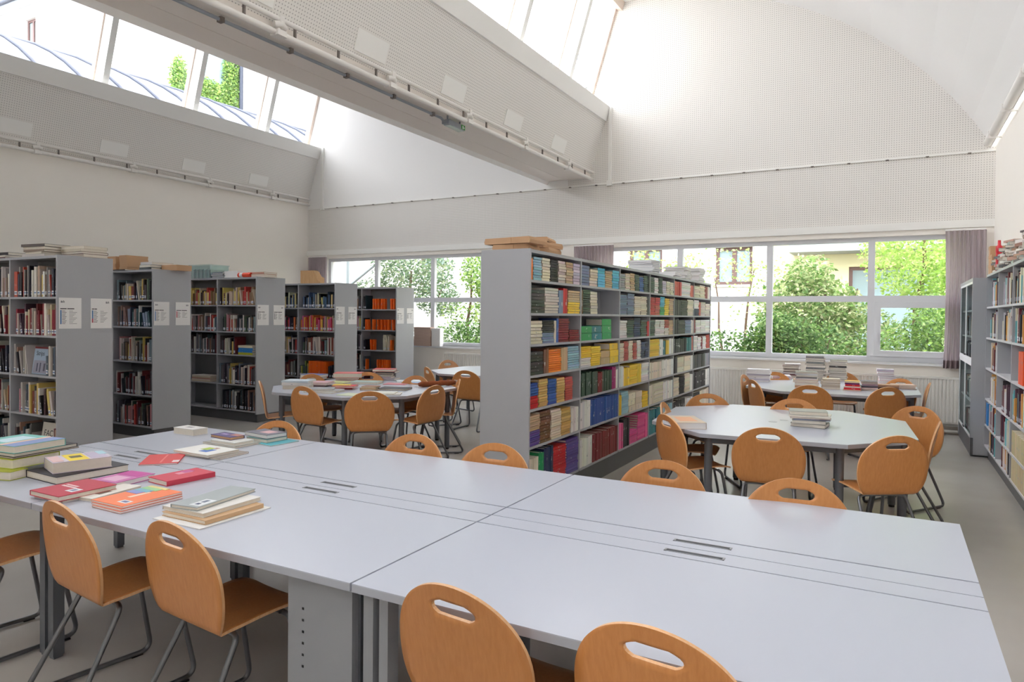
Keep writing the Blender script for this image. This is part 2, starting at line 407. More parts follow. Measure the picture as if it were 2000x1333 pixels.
window(1, WL[0], WL[1], [-9.56, -8.12, -6.95]); window(2, WR[0], WR[1], [-3.12, -1.70, -.28], 3)
def curtain(x0, x1, lab, seed, n=9, zb=.92):
    rnd = random.Random(seed); t = empty('curtain', ((x0+x1)/2, YF-.09, 0)); tag(t, lab, 'curtain', 'mauve window curtains'); hw = (x1-x0)/2
    nx = n*8; 
    def surf(za, zb_, nz, off):
        b = MB(); vs = []; ph = [rnd.uniform(-.6, .6) for _ in range(n+1)]
        for k in range(nz+1):
            z = za+(zb_-za)*k/nz; s = (2.83-z)/1.9
            for i in range(nx+1):
                u = i/nx; a = u*n*2*math.pi+ph[min(n, int(u*n))]*.5*s
                x = -hw+2*hw*u+.012*math.sin(7*u+3*s); y = .032*(.7+.5*s)*math.sin(a)+off
                vs.append((x*(1-.06*s*(1-s)), y, z))
        fs = [(k*(nx+1)+i, k*(nx+1)+i+1, (k+1)*(nx+1)+i+1, (k+1)*(nx+1)+i) for k in range(nz) for i in range(nx)]
        b.add(vs, fs, 0, True); return b
    rnd = random.Random(seed); surf(2.83, zb+.11, 10, 0).build('cloth', 'curtain', t)
    rnd = random.Random(seed); surf(zb+.11, zb, 2, 0).build('hem', 'curtain_hem', t)
    b = MB(); b.box(-hw, hw, -.012, .012, 2.83, 2.855); b.build('track', 'trim', t)
curtain(-11.36, -10.82, 'mauve curtain in the corner by the left wall', 1, 8)
curtain(-4.98, -4.24, 'mauve curtain between the two windows beside the wall pier', 2, 12)
curtain(.63, 1.1, 'mauve curtain in the corner by the glass-fronted cabinet', 3, 8)
def radiator(x0, x1, z0, z1, lab):
    t = empty('radiator', ((x0+x1)/2, YF, 0)); tag(t, lab, 'radiator', 'white panel radiators under the windows'); hw = (x1-x0)/2
    b = MB(); n = int((x1-x0)/.045); pts = []
    for i in range(n+1):
        x = -hw+.02+(2*hw-.04)*i/n; pts += [(x-.012, -.125), (x-.006, -.112), (x+.006, -.112), (x+.012, -.125)]
    vs = []
    for z in (z0+.02, z1-.03):
        vs += [(x, y, z) for x, y in pts]
    k = len(pts); b.add(vs, [(i, i+1, k+i+1, k+i) for i in range(k-1)]); b.box(-hw, hw, -.11, -.1, z0, z1-.02); b.build('front_panel', 'radiator', t)
    b = MB(); b.box(-hw, hw, -.13, -.05, z1-.03, z1); b.box(-hw-.004, -hw+.004, -.13, -.05, z0, z1); b.box(hw-.004, hw+.004, -.13, -.05, z0, z1); b.build('casing', 'radiator', t)
    b = MB(); b.box(-hw, hw, -.06, -.05, z0, z1-.03); b.build('rear_panel', 'radiator', t)
    for x in (-hw+.3, hw-.3):
        b = MB(); b.box(x-.02, x+.02, -.1, -.003, z0+.08, z0+.12); b.build('bracket', 'radiator', t)
radiator(-2.62, -.95, .15, .80, 'white panel radiator beside the end of the tall central bookcase')
radiator(-.85, 1.14, .15, .80, 'white panel radiator behind the table with tall book stacks')
radiator(-7.7, -6.2, .18, .86, 'white panel radiator under the window with the stacked tan boxes')
t = empty('heating_pipe', (0, YF-.06, 0)); tag(t, 'pair of white heating pipes low along the end wall', 'pipe')
for z in (.10, .19):
    b = MB(); b.tube([(-2.6, 0, z-.06), (1.15, 0, z-.06)], .022, 8); b.build('pipe', 'radiator', t)

# ================================================================== outdoors
b = MB(); b.box(-60, 40, -40, 60, -.4, -.25); o = b.build('garden_ground', 'soil'); tag(o, kind='structure')
def facade(name, lab, wallpoly, y, mat, wins=(), th=.3):
    """a wall facing the library, with windows set into it"""
    t = empty(name, (0, y, 0)); tag(t, lab, 'building')
    x0, x1, z0, z1 = wallpoly; b = MB()
    xs = sorted({x0, x1, *[w[0] for w in wins], *[w[1] for w in wins]}); zs = sorted({z0, z1, *[w[2] for w in wins], *[w[3] for w in wins]})
    for i in range(len(xs)-1):
        for j in range(len(zs)-1):
            cx, cz = (xs[i]+xs[i+1])/2, (zs[j]+zs[j+1])/2
            if any(w[0] < cx < w[1] and w[2] < cz < w[3] for w in wins): continue
            b.box(xs[i], xs[i+1], 0, th, zs[j], zs[j+1])
    b.build('wall', mat, t)
    for (a, c, d, e, *k) in wins:
        s = MB(); w_ = .09
        s.ring(a, c, d, e, w_, .12, .2)
        if not k: s.box((a+c)/2-.06, (a+c)/2+.06, .12, .2, d+w_, e-w_)
        f = s.build('window', 'win_frame', t); g = MB(); g.box(a, c, .17, .18, d, e); g.build('pane', 'win_glass', f)
        s = MB(); s.box(a-.05, c+.05, -.06, .1, d-.06, d); s.build('window_sill', 'render_white', t)
    return t
Y2 = 20.0
def pw(x0, x1, y0, y1, Y):
    p, q = ony(x0, y0, Y), ony(x1, y1, Y); return (p.x, q.x, q.z, p.z)
facade('white_house', 'white rendered house with brown window frames behind the garden',
       (ony(1100, 600, Y2).x, ony(1494, 600, Y2).x, -.3, 9), Y2, 'render_white', [pw(1228, 1292, 486, 590, Y2), pw(1397, 1469, 484, 556, Y2)])
hx = ony(1494, 600, Y2).x
t = facade('balcony_house', 'pale yellow house with balcony and glass doors behind the shrubs',
           (hx+.02, hx+10, -.3, 9), Y2+.9, 'render_yellow', [(hx+2.0, hx+4.2, .6, 3.0, 1), (hx+4.4, hx+6.2, .6, 3.0, 1)])
b = MB(); b.box(hx+.6, hx+8, -1.0, -.02, 3.35, 3.75); b.build('balcony', 'balcony', t)
b = MB(); b.box(hx+.6, hx+8, -1.0, -.97, 3.8, 4.8); b.build('railing', 'win_glass', t)
t = empty('downpipe', (ony(690, 600, 18.9).x, 18.6, 0)); tag(t, 'grey downpipe with angled branch before the white house wall', 'pipe')
b = MB(); b.tube([(0, 0, -.25), (0, 0, 8)], .05, 8); b.build('pipe', 'balcony', t)
b = MB(); b.tube([(0, -.03, 2.5), (1.6, .0, 3.5)], .045, 8); b.build('branch', 'balcony', t)
facade('far_house', 'white house seen beyond the pine behind the left window', (ony(712, 600, 24).x, ony(1100, 600, 24).x, -.3, 5.5), 24, 'render_white', [(-17.5, -16.3, 3.6, 5.0)])
# roofs seen through the skylights
t = empty('vaulted_roof', (0, 0, 0)); tag(t, 'pale metal barrel roof with raised seams next to the skylight', 'roof')
b = MB(); out = [(x-2*BAY+.2, z+.32) for x, z in VAULT]
inn = [(x, z-.15) for x, z in out]
for i in range(len(out)-1): b.prism([inn[i], inn[i+1], out[i+1], out[i]], YB, 15, 'y')
b.prism([(-18.4, -.3), (-17.55, -.3), (-17.55, 7.1), (-18.4, 7.1)], YB, 15, 'y'); b.build('sheet', 'roof_metal', t)
for i in range(26):
    y = 14.9-.8*i; b = MB(); b.tube([(x, y, z+.02) for x, z in out], .035, 6); b.build('seam', 'roof_seam', t)
Y1 = 16.0; cx = ony(337, 150, Y1).x; Y3 = cx/(ony(462, 150, 1).x)
p = pw(48, 70, 40, 95, Y1)
t = facade('eaves_house', 'white house with metal eaves and small window beyond the barrel roof', (-60, cx, -.3, 60*0+ony(0, 30, Y1).z), Y1, 'render_white', [p])
ze = ony(0, 30, Y1).z
b = MB(); b.prism([(-.6, ze-.12), (5, ze+3.2), (5, ze+3.4), (-.6, ze+.06)], -60, cx-.35, 'x'); rf = b.build('roof', 'roof_metal', t)
b = MB(); b.tube([(-60, -.62, ze), (cx-.35, -.62, ze)], .09, 8); b.build('gutter', 'roof_seam', t)
for i in range(22):
    b = MB(); x = cx-.5-1.2*i; b.prism([(-.55, ze+.06), (4.9, ze+3.34), (4.9, ze+3.42), (-.55, ze+.14)], x-.03, x+.03, 'x'); b.build('seam', 'roof_seam', rf)
t = empty('courtyard_house', (cx-.02, Y1+.3, 0)); tag(t, 'white house wall with ivy round a pale window', 'building')
b = MB(); b.box(-.3, 0, 0, Y3-Y1-.32, -.3, ze-.25); b.box(0, ony(705, 600, Y3).x-cx, Y3-Y1-.3, Y3-Y1, -.3, 12); b.build('wall', 'render_white', t)
b = MB(); b.box(.0, .06, .6, 2.0, onx(400, 165, cx).z, onx(400, 90, cx).z); b.build('window', 'win_glass', t)
b = MB(); b.tube([(.35, Y3-Y1-.36, -.3), (.35, Y3-Y1-.36, 12)], .07, 8); b.build('downpipe', 'roof_seam', t)
t = empty('metal_roof', (0, 26, 0)); tag(t, 'pale metal pitched roof seen through the skylight over the beam', 'roof')
zr = ony(1150, 104, 26).z; xr0, xr1 = ony(1060, 110, 26).x, ony(1300, 110, 26).x
b = MB(); b.prism([(-9, zr-4.5), (0, zr), (0, zr-.2), (-9, zr-4.7)], xr0, xr1, 'x'); b.box(xr0, xr1, -.3, 0, -.3, zr-.3); sh = b.build('sheet', 'roof_pale', t)
for i in range(12):
    x = xr0+.5+i*.6; b = MB(); b.prism([(-9, zr-4.5), (0, zr), (0, zr+.06), (-9, zr-4.44)], x-.02, x+.02, 'x'); b.build('seam', 'roof_metal', sh)
# plants: every shrub and tree has woody stems and its own leaves
def leaf_cloud(blobs, n, size, cols, seed, hang=.3):
    rnd = random.Random(seed); b = MB(); tot = sum(w for *_, w in blobs)
    for (c, rad, w) in blobs:
        for _ in range(int(n*w/tot)):
            while True:
                q = Vector((rnd.uniform(-1, 1), rnd.uniform(-1, 1), rnd.uniform(-1, 1)))
                if .25 < q.length < 1: break
            p = Vector(c)+Vector((q.x*rad[0], q.y*rad[1], q.z*rad[2]))
            s = size*rnd.uniform(.6, 1.3)
            d = Vector((rnd.gauss(0, 1), rnd.gauss(0, 1), rnd.gauss(-hang, .6))).normalized(); nn = d.cross(Vector((rnd.gauss(0, 1), rnd.gauss(0, 1), rnd.gauss(0, 1)))).normalized()
            up = d.cross(nn)*s*.12
            cc = lin(rnd.choice(cols)); k = rnd.uniform(.75, 1.25); cc = tuple(v*k for v in cc)
            b.add([p, p+d*s*.5+nn*s*.28+up, p+d*s, p+d*s*.5-nn*s*.28+up], [(0, 1, 2), (0, 2, 3)], 0, False, cc)
    return b
def plant(name, lab, cat, x, y, blobs, n, size, cols, seed, stems, group=None):
    t = empty(name, (x, y, -.25)); tag(t, lab, cat, group)
    lb = leaf_cloud(blobs, int(n*1.7), size*.76, cols, seed); o = lb.build('foliage', 'leafy', t, True); o['kind'] = 'stuff'
    rnd = random.Random(seed+5); b = MB()
    for (bx, by, h, r, lean) in stems:
        pts = [Vector((bx*.3, by*.3, 0))]
        for k in range(1, 6): pts.append(Vector((bx*.3+lean*h*k/5*.6+bx*.7*k/5+rnd.uniform(-.06, .06)*h*.3, by*.3+by*.7*k/5+rnd.uniform(-.05, .05)*h*.3, h*k/5)))
        b.tube(pts, [r*(1-.14*k) for k in range(6)], 6)
    b.build('stems', 'bark', t); return t
G1 = [(120, 158, 84), (142, 178, 100), (102, 140, 76), (164, 190, 124)]
G2 = [(176, 208, 104), (194, 218, 124), (158, 194, 98), (208, 226, 150)]
G3 = [(84, 122, 62), (100, 140, 74), (70, 106, 56)]
G4 = [(168, 188, 126), (192, 204, 150), (146, 170, 108), (212, 212, 172)]
def at(px, Y): return ony(px, 600, Y).x
hg = 'hedge plants close outside the window'
plant('ivy_hedge', 'dark green ivy hedge low outside the wide window', 'hedge', at(1430, 13), 13.0, [((0, 0, .9), (1.2, .45, .75), 1), ((1.0, 0, 1.0), (.7, .4, .85), .6)], 3600, .1, G3+G1[:1], 1, [(.2, 0, 1.3, .03, .1), (-.5, 0, 1.1, .03, -.2)], hg)
plant('ivy_hedge', 'glossy green ivy mound under the middle pane of the wide window', 'hedge', at(1560, 13), 13.0, [((0, 0, 1.0), (1.1, .5, .9), 1), ((-.4, 0, 1.4), (.5, .4, .6), .5)], 4200, .1, G1+G3, 2, [(0, 0, 1.7, .04, .1), (.4, .1, 1.5, .03, .1)], hg)
plant('laurel_shrub', 'tall pale green shrub filling the middle pane of the wide window', 'shrub', at(1590, 14), 14.2, [((-.1, 0, 1.95), (1.0, .6, .75), 1), ((.5, 0, 1.5), (1.0, .6, .7), .7), ((-.1, 0, 2.65), (.45, .4, .42), .22)], 4600, .13, G4+G1[1:3], 3, [(0, 0, 2.6, .06, .1), (.5, 0, 2.4, .05, .15), (-.4, 0, 2.3, .05, -.2)])
plant('maple_tree', 'lime green leafy tree filling the upper right pane', 'tree', at(1790, 14), 14.5, [((.1, 0, 3.2), (1.05, .8, 1.1), 1), ((.7, 0, 2.3), (.8, .7, .8), .5)], 5600, .11, G2, 4, [(0, 0, 3.4, .09, .05), (.6, .1, 3.2, .05, .2)])
plant('green_bush', 'mid green bush behind the casement window', 'shrub', at(1775, 13), 13.3, [((.1, 0, 1.0), (1.0, .5, .85), 1), ((.5, 0, 1.7), (.6, .5, .6), .7)], 4200, .1, G1+G2[2:3], 5, [(.2, 0, 1.7, .03, .1), (.5, 0, 1.6, .03, .1)], hg)
plant('bare_shrub', 'open shrub with bare curving branches before the white house', 'shrub', at(1425, 15), 15.5, [((-.3, 0, 3.0), (.9, .5, .55), .5), ((.75, 0, 2.5), (.6, .5, .7), .6), ((.2, 0, 1.7), (1.3, .4, .8), .3)], 620, .11, G2+G4, 6, [(-.9, 0, 2.6, .05, -.2), (.9, 0, 2.6, .05, .2), (.3, .1, 2.9, .05, .05), (-.3, 0, 2.7, .04, -.1), (1.5, 0, 2.3, .04, .2)])
plant('yellow_tree', 'yellow green tree in front of the far house window', 'tree', at(1250, 15), 15.2, [((0, 0, 2.75), (.6, .5, .7), 1), ((.9, 0, 2.9), (.4, .4, .4), .4)], 650, .11, G2, 7, [(0, 0, 2.8, .05, .05), (.7, 0, 2.8, .04, .2)])
plant('pine_tree', 'feathery blue green pine outside the left window', 'tree', at(800, 15), 15.0, [((.1, 0, 3.1), (1.3, .7, .7), 1), ((.9, 0, 2.3), (.6, .6, .5), .4), ((-1.2, 0, 2.5), (.7, .5, .35), .25)], 3000, .12, [(122, 152, 116), (146, 170, 130), (168, 182, 140), (106, 134, 104)], 8, [(0, 0, 3.0, .09, .03), (.6, 0, 2.6, .05, .3)])
plant('birch_tree', 'bright green tree beside the pine outside the left window', 'tree', at(900, 14), 14.2, [((.45, 0, 2.9), (.55, .5, .6), 1), ((.6, 0, 2.0), (.4, .4, .7), .5), ((-.1, 0, 1.9), (.6, .4, .25), .15)], 1500, .11, G1+G2[:2], 9, [(0, 0, 2.8, .06, .1), (.4, 0, 2.6, .04, .1)])
plant('ivy_hedge', 'small leafy hedge outside the left window behind the tan boxes', 'hedge', at(885, 13), 13.0, [((.3, 0, 1.0), (1.1, .4, .75), 1)], 2600, .1, G3+G1, 10, [(0, 0, 1.3, .03, .1)], hg)
iv = [onx(q[0], q[1], cx+.15)-Vector((cx, Y1+.3, -.25)) for q in ((405, 188), (452, 160), (350, 165))]
plant('wall_ivy', 'ivy climbing round the pale window of the courtyard house', 'ivy', cx, Y1+.3, [(iv[0], (.16, 1.2, .7), 1), (iv[1], (.16, .42, 1.6), .6), (iv[2], (.16, .4, 1.1), .4)], 6000, .14, G1+G2[:2], 12, [(.1, 1, 8, .04, 0)])
# ================================================================== furniture
TZ = .73
# ---- the long double row of desks
XE = [.27, -1.52, -3.40, -4.62]; Y0, Y1_, YM, Y2_, Y3_ = 1.72, 2.50, 2.62, 2.755, 3.51
dn = {(0, 0): 'bare grey desk at the free end of the double row, with panel-backed chairs', (0, 1): 'bare grey desk at the free end of the double row, facing the octagonal tables',
      (1, 0): 'grey desk with the orange booklets and grey volumes on it', (1, 1): 'bare middle grey desk facing the end of the central bookcase',
      (2, 0): 'short grey desk carrying the tall stack of thick books', (2, 1): 'short grey desk with loose books beside the left bookcases'}
def desk(i, j):
    x1, x0 = XE[i]-.004, XE[i+1]+.004; cx_ = (x0+x1)/2
    t = empty('desk', (cx_, Y0 if j == 0 else Y3_, 0)); tag(t, dn[(i, j)], 'desk', 'grey desks pushed into a double row'); hw = (x1-x0)/2
    s = 1 if j == 0 else -1                       # local +y*s points to the middle of the row
    ya, yb, yc = 0, (Y1_-Y0 if j == 0 else Y3_-Y2_)-.006, (YM-Y0 if j == 0 else Y3_-YM)-.003
    def bx(b, a0, a1, c0, c1, z0, z1, mi=0): b.box(a0, a1, min(c0*s, c1*s), max(c0*s, c1*s), z0, z1, mi)
    b = MB(); bx(b, -hw, hw, ya, yb, TZ-.004, TZ); bx(b, -hw, hw, ya, yb, TZ-.028, TZ-.004, 1); b.build('tabletop', ['top', 'top_edge'], t)
    fl = MB(); sx = .11; c = (yb+.009+yc)/2+ (.02 if j == 0 else -.02)*0
    y_a, y_b = yb+.009, yc; g0, g1 = c-.014, c+.014
    for a0, a1, c0, c1 in ((-hw, -sx, y_a, y_b), (sx, hw, y_a, y_b), (-sx, sx, y_a, g0), (-sx, sx, g1, y_b)): bx(fl, a0, a1, c0, c1, TZ-.02, TZ-.0005)
    fo = fl.build('cable_flap', 'top', t)
    g = MB()
    for a0, a1, c0, c1 in ((-sx, sx, g0, g0+.004), (-sx, sx, g1-.004, g1), (-sx, -sx+.008, g0, g1), (sx-.008, sx, g0, g1)): bx(g, a0, a1, c0, c1, TZ-.022, TZ+.001)
    bx(g, -sx, sx, g0, g1, TZ-.024, TZ-.021, 1); g.build('cable_slot', ['desk_metal', 'top_gap'], fo)
    u = MB(); bx(u, -hw+.02, hw-.02, y_a-.02, y_b, TZ-.06, TZ-.025); u.build('support_rail', 'top_gap', t)
    for sxn in (-1, 1):
        a = sxn*(hw-.03)
        for yy in ((.09,) if j == 0 else (.09, yb-.11)):
            l = MB(); bx(l, a-.021, a+.021, yy-.025, yy+.025, .012, TZ-.028); bx(l, a-.017, a+.017, yy-.02, yy+.02, 0, .012); l.build('leg', 'leg', t)
        r_ = MB(); bx(r_, a-.018, a+.018, .12, yb-.02, TZ-.07, TZ-.03); r_.build('cross_rail', 'leg', t)
    if j == 0 and i == 1:
        p = MB(); bx(p, hw-.31, hw-.02, .035, .05, .01, TZ-.03); bx(p, hw-.31, hw-.295, .0505, .10, .01, TZ-.03); bx(p, hw-.035, hw-.02, .0505, .10, .01, TZ-.03); po = p.build('leg_panel', 'desk_metal', t)
        for k in range(6):
            h = MB(); bx(h, hw-.243, hw-.235, .0335, .0352, .58-k*.04, .588-k*.04); h.build('panel_hole', 'black', po)
    if j == 0 and i == 0:
        p = MB(); bx(p, -hw+.02, -hw+.06, .035, .09, .01, TZ-.03); bx(p, -hw+.085, -hw+.12, .035, .09, .01, TZ-.03); p.build('leg_post', 'desk_metal', t)
    if j == 0:
        k = MB(); bx(k, -hw*.35, hw*.62, yb-.16, yb-.03, TZ-.2, TZ-.07); k.build('cable_tray', 'plinth', t)
        k = MB(); k.tube([(-hw*.4, (yb-.2)*s, TZ-.11), (-hw*.75, (yb-.3)*s, TZ-.13), (-hw*.8, (yb-.1)*s, TZ-.1)], .006, 6); k.build('cable', 'black', t)
for i in range(3):
    for j in range(2): desk(i, j)
# ---- octagonal tables
def octagon(cx_, cy_, rz, lab, side=1.94, cut=.47):
    t = empty('octagonal_table', (cx_, cy_, 0), rz); tag(t, lab, 'table', 'grey octagonal tables'); h = side/2; k = h-cut
    P = [(-k, -h), (k, -h), (h, -k), (h, k), (k, h), (-k, h), (-h, k), (-h, -k)]
    b = MB(); b.prism(P, TZ-.004, TZ); b.prism(P, TZ-.03, TZ-.004, 'z', 1); b.build('tabletop', ['top', 'top_edge'], t)
    Q = [(x*.9, y*.9) for x, y in P]
    for i in range(8):
        l = MB(); l.tube([(Q[i][0], Q[i][1], .02), (Q[i][0], Q[i][1], TZ-.03)], .03, 14); l.tube([(Q[i][0], Q[i][1], 0), (Q[i][0], Q[i][1], .02)], .024, 10, 1); l.build('leg', ['leg', 'rubber'], t)
        a, c = Vector((*Q[i], TZ-.055)), Vector((*Q[(i+1) % 8], TZ-.055)); d = (c-a).normalized(); n = Vector((-d.y, d.x, 0))
        r_ = MB(); mt = Matrix(((d.x, n.x, 0, a.x), (d.y, n.y, 0, a.y), (0, 0, 1, a.z), (0, 0, 0, 1))); r_.box(.02, (c-a).length-.02, -.012, .012, -.025, .025, 0, None, mt); r_.build('apron', 'leg', t)
    for gx_, gy_ in ((-.05, -.08), (.03, .06)):
        g = MB(); g.tube([(gx_, gy_, TZ-.001), (gx_, gy_, TZ+.002)], .035, 16); g.build('cable_grommet', 'top_edge', t)
    return t
OCT = {'r': (-.82, 6.25, R(4)), 'f': (-.67, 9.78, R(1)), 'l': (-5.5, 6.45, R(1)), 'm': (-5.37, 9.49, 0)}
octagon(*OCT['r'], 'octagonal grey table with one small book stack, between bookcase and glass cabinet')
octagon(*OCT['f'], 'octagonal grey table loaded with tall book stacks before the radiator')
octagon(*OCT['l'], 'octagonal grey table strewn with books and a furry brown roll')
octagon(*OCT['m'], 'empty octagonal grey table by the left window radiator')
# ---- plywood shell chairs on a bent steel sled frame
CH = .84
def chair_meshes():
    # profile (y, z): from the seat front edge, back over the tight bend, up the back; arc length drives the outline
    prof = [(.235, .425), (.20, .437), (.12, .442), (.02, .437), (-.06, .428), (-.115, .424), (-.145, .428), (-.163, .442), (-.172, .462), (-.179, .49), (-.19, .54), (-.203, .61), (-.217, .68), (-.232, .75), (-.251, .84)]
    pts = fillet([(0, y, z) for y, z in prof], .03, 3)
    L = [0.0]
    for a, c in zip(pts[:-1], pts[1:]): L.append(L[-1]+(c-a).length)
    tot = L[-1]
    def pos(l):
        l = max(0, min(tot, l))
        for i in range(len(L)-1):
            if l <= L[i+1]+1e-9:
                k = (l-L[i])/max(1e-9, L[i+1]-L[i]); return pts[i].lerp(pts[i+1], k)
        return pts[-1]
    lb = tot-.43                      # where the back starts, at the bend
    def half(l):
        if l <= lb:
            k = l/lb                  # seat: rounded front, slight narrowing to the waist
            fr = min(1, l/.06); return (.155+.05*math.sqrt(max(0, 1-(1-fr)**2)))*(1-.146*k)
        k = (l-lb)/(tot-lb)
        kk = (k-.47)/.53 if k > .47 else (.47-k)/.47
        return .245*math.sqrt(max(0, 1-kk**2.15)) if k > .47 else .175+.07*(1-kk**2.4)
    def curve(l, x):                  # dish the shell a little across its width
        k = max(0, (l-lb)/(tot-lb)); return (.028*k*(1-.0*k) if l > lb else 0)*(x/.24)**2, (.012*(x/.2)**2 if l < lb*.95 else 0)
    h0, h1 = tot-.096, tot-.05       # hand hole
    rows = [0, .004, .012, .025, .045]+[.045+(lb-.045)*i/9 for i in range(1, 10)]+[lb+(h0-lb)*i/16 for i in range(1, 17)]
    rows[-1] = h0; hr = [h0+(h1-h0)*(.5-.5*math.cos(math.pi*i/9)) for i in range(1, 10)]; rows += hr
    rest = tot-h1; rows += [h1+rest*(1-(1-i/10)**1.9) for i in range(1, 10)]+[tot-.0004]
    def hx(l):
        if l < h0 or l > h1: return .056
        k = (l-h0)/(h1-h0); return .05+.03*(1-abs(2*k-.9)**2.4)*(1 if k < .95 else .8)
    nS, nC = 6, 6; V = []; ncol = 2*nS+nC
    for l in rows:
        w = half(l); c = pos(l); e = hx(l); e = min(e, w*.6) if not (h0-.001 <= l <= h1+.001) else e
        xs = [-w+(w-e)*i/nS for i in range(nS)]+[-e+2*e*i/nC for i in range(nC)]+[e+(w-e)*i/nS for i in range(nS+1)]
        for x in xs:
            bowy, bowz = curve(l, x); V.append(Vector((x, c.y+bowy, c.z+bowz)))
    nc = ncol+1; F = []
    for r in range(len(rows)-1):
        inh = rows[r] >= h0-1e-6 and rows[r+1] <= h1+1e-6
        for i in range(ncol):
            if inh and nS <= i < nS+nC: continue
            F.append((r*nc+i, r*nc+i+1, (r+1)*nc+i+1, (r+1)*nc+i))
    nrm = [Vector() for _ in V]
    for f in F:
        n = (V[f[1]]-V[f[0]]).cross(V[f[3]]-V[f[0]])
        if n.length > 0:
            n = n.normalized()
            for i in f: nrm[i] += n
    nrm = [n.normalized() if n.length else Vector((0, 0, 1)) for n in nrm]
    th = .011; A = V; B_ = [v-n*th for v, n in zip(V, nrm)]; k = len(V)
    edges = {}
    for f in F:
        for a, c in zip(f, f[1:]+f[:1]): edges[(a, c)] = 1
    me = MB(); me.add(A+B_, F+[tuple(i+k for i in reversed(f)) for f in F], 0, True)
    rim = [(a, a+k, c+k, c) for (a, c) in edges if (c, a) not in edges]
    for f in rim: me.f.append(f); me.mi.append(1); me.sm.append(False); me.col.append(None)
    shell = me.mesh('seat_shell', ['beech', 'beech_edge'])
    # frame
    path = [(-.155, .13, .425), (-.165, .16, .40), (-.19, .235, .014), (-.205, -.285, .014), (-.165, -.07, .405), (-.14, -.07, .412), (.14, -.07, .412), (.165, -.07, .405), (.205, -.285, .014), (.19, .235, .014), (.165, .16, .40), (.155, .13, .425)]
    fb = MB(); fb.tube(fillet(path[:5]+[(-.1, -.075, .413), (.1, -.075, .413)]+path[7:], .055, 6), .011, 10)
    fb.tube([(-.15, .13, .42), (.15, .13, .42)], .009, 8); frame = fb.mesh('frame', 'tube')
    g = MB()
    for x in (-.197, .197):
        for y in (.17, -.2): g.box(x-.012, x+.012, y-.025, y+.025, 0, .008)
    glides = g.mesh('glide', 'rubber')
    s = MB()
    for x in (-.12, .12):
        for y, z in ((.13, .4425), (-.06, .4305)): s.tube([(x, y, z), (x, y, z+.0035)], .006, 8)
    return shell, frame, glides, s.mesh('screws', 'screw')
SHELL, FRAME, GLIDES, SCREWS = chair_meshes()
def chair(top, facing, lab, group, near=False):
    f = Vector(facing).normalized(); p = Vector(top[:2])+f*.25
    o = empty('chair', (p.x, p.y, 0), math.atan2(-f.x, f.y)); tag(o, lab, 'chair', group)
    link('seat_shell', SHELL, o); link('frame', FRAME, o); link('glides', GLIDES, o)
    if near: link('screws', SCREWS, o)
    return o
def tops(x, y): return onz(x, y, CH)
g1 = 'beech chairs pushed in at the long desks'
a1 = 'beech plywood chair backed against the '
for (x, y), f, lab in (((116, 979), (.12, 1), a1+'desk edge beside the orange booklets'), ((335, 1018), (.1, 1), a1+'desk edge below the grey volume stack'),
                       ((885, 1143), (.12, 1), a1+'bare free-end desk, nearer the leg panel'), ((1275, 1222), (.12, 1), a1+'bare free-end desk, farther from the leg panel')):
    p = tops(x, y); p.y -= .02; chair(p, f, lab, g1, True)
chair((-3.74, 1.52), (.1, 1), a1+'short desk under the thick book stack', g1, True)
for (x, y), f, lab in (((548, 822), (.1, -1), 'beech chair behind the desk with the teal folder'), ((815, 848), (0, -1), 'beech chair across the desk from the octagonal table of scattered books'),
                       ((972, 866), (.05, -1), 'beech chair against the end panel of the central bookcase'), ((1297, 899), (.05, -1), 'beech chair across the desk from the open octagonal table, bookcase side'),
                       ((1556, 935), (.1, -1), 'beech chair across the desk from the open octagonal table, cabinet side')):
    chair(tops(x, y), f, lab, g1, True)
g2 = 'beech chairs round the open octagonal table'
for (x, y), f, lab in (((1297, 810), (.77, .72), 'beech chair at the table corner beside the single big book'), ((1292, 786), (1, .1), 'beech chair squeezed between octagonal table and central bookcase'),
                       ((1380, 769), (.5, -.86), 'beech chair at the table corner by the far end of the bookcase'), ((1552, 779), (0, -1), 'beech chair between the two octagonal tables beside the bookcase aisle'),
                       ((1500, 836), (-.1, 1), 'beech chair with its full round back at the open octagonal table'), ((1757, 852), (-.55, .83), 'beech chair turned away at the cabinet-side corner of the open table'),
                       ((1797, 794), (-.55, -.83), 'beech chair showing its seat at the cabinet-side corner of the table'), ((1838, 824), (-1, .08), 'beech chair side-on in the aisle before the glass cabinet')):
    chair(tops(x, y), f, lab, g2)
g3 = 'beech chairs round the table of tall book stacks'
for (x, y), f, lab in (((1450, 732), (1, -.1), 'beech chair behind the white paperback stack'), ((1468, 742), (.85, .5), 'beech chair before the white paperback stack'),
                       ((1512, 727), (.6, -.8), 'beech chair at the radiator behind the low white pile'), ((1582, 753), (-.1, 1), 'beech chair in front of the tallest grey book stack'),
                       ((1737, 757), (-.55, .83), 'beech chair before the brown magazines on the loaded table'), ((1762, 740), (-.6, -.8), 'beech chair behind the pale pink book stack'),
                       ):
    chair(tops(x, y), f, lab, g3)
chair((.42, 9.75), (-1, 0), 'beech chair edge-on between loaded table and radiator', g3)
chair((-.62, 11.0), (.05, -1), 'beech chair behind the loaded table with its seat under it', g3)
g4 = 'beech chairs round the table of scattered books'
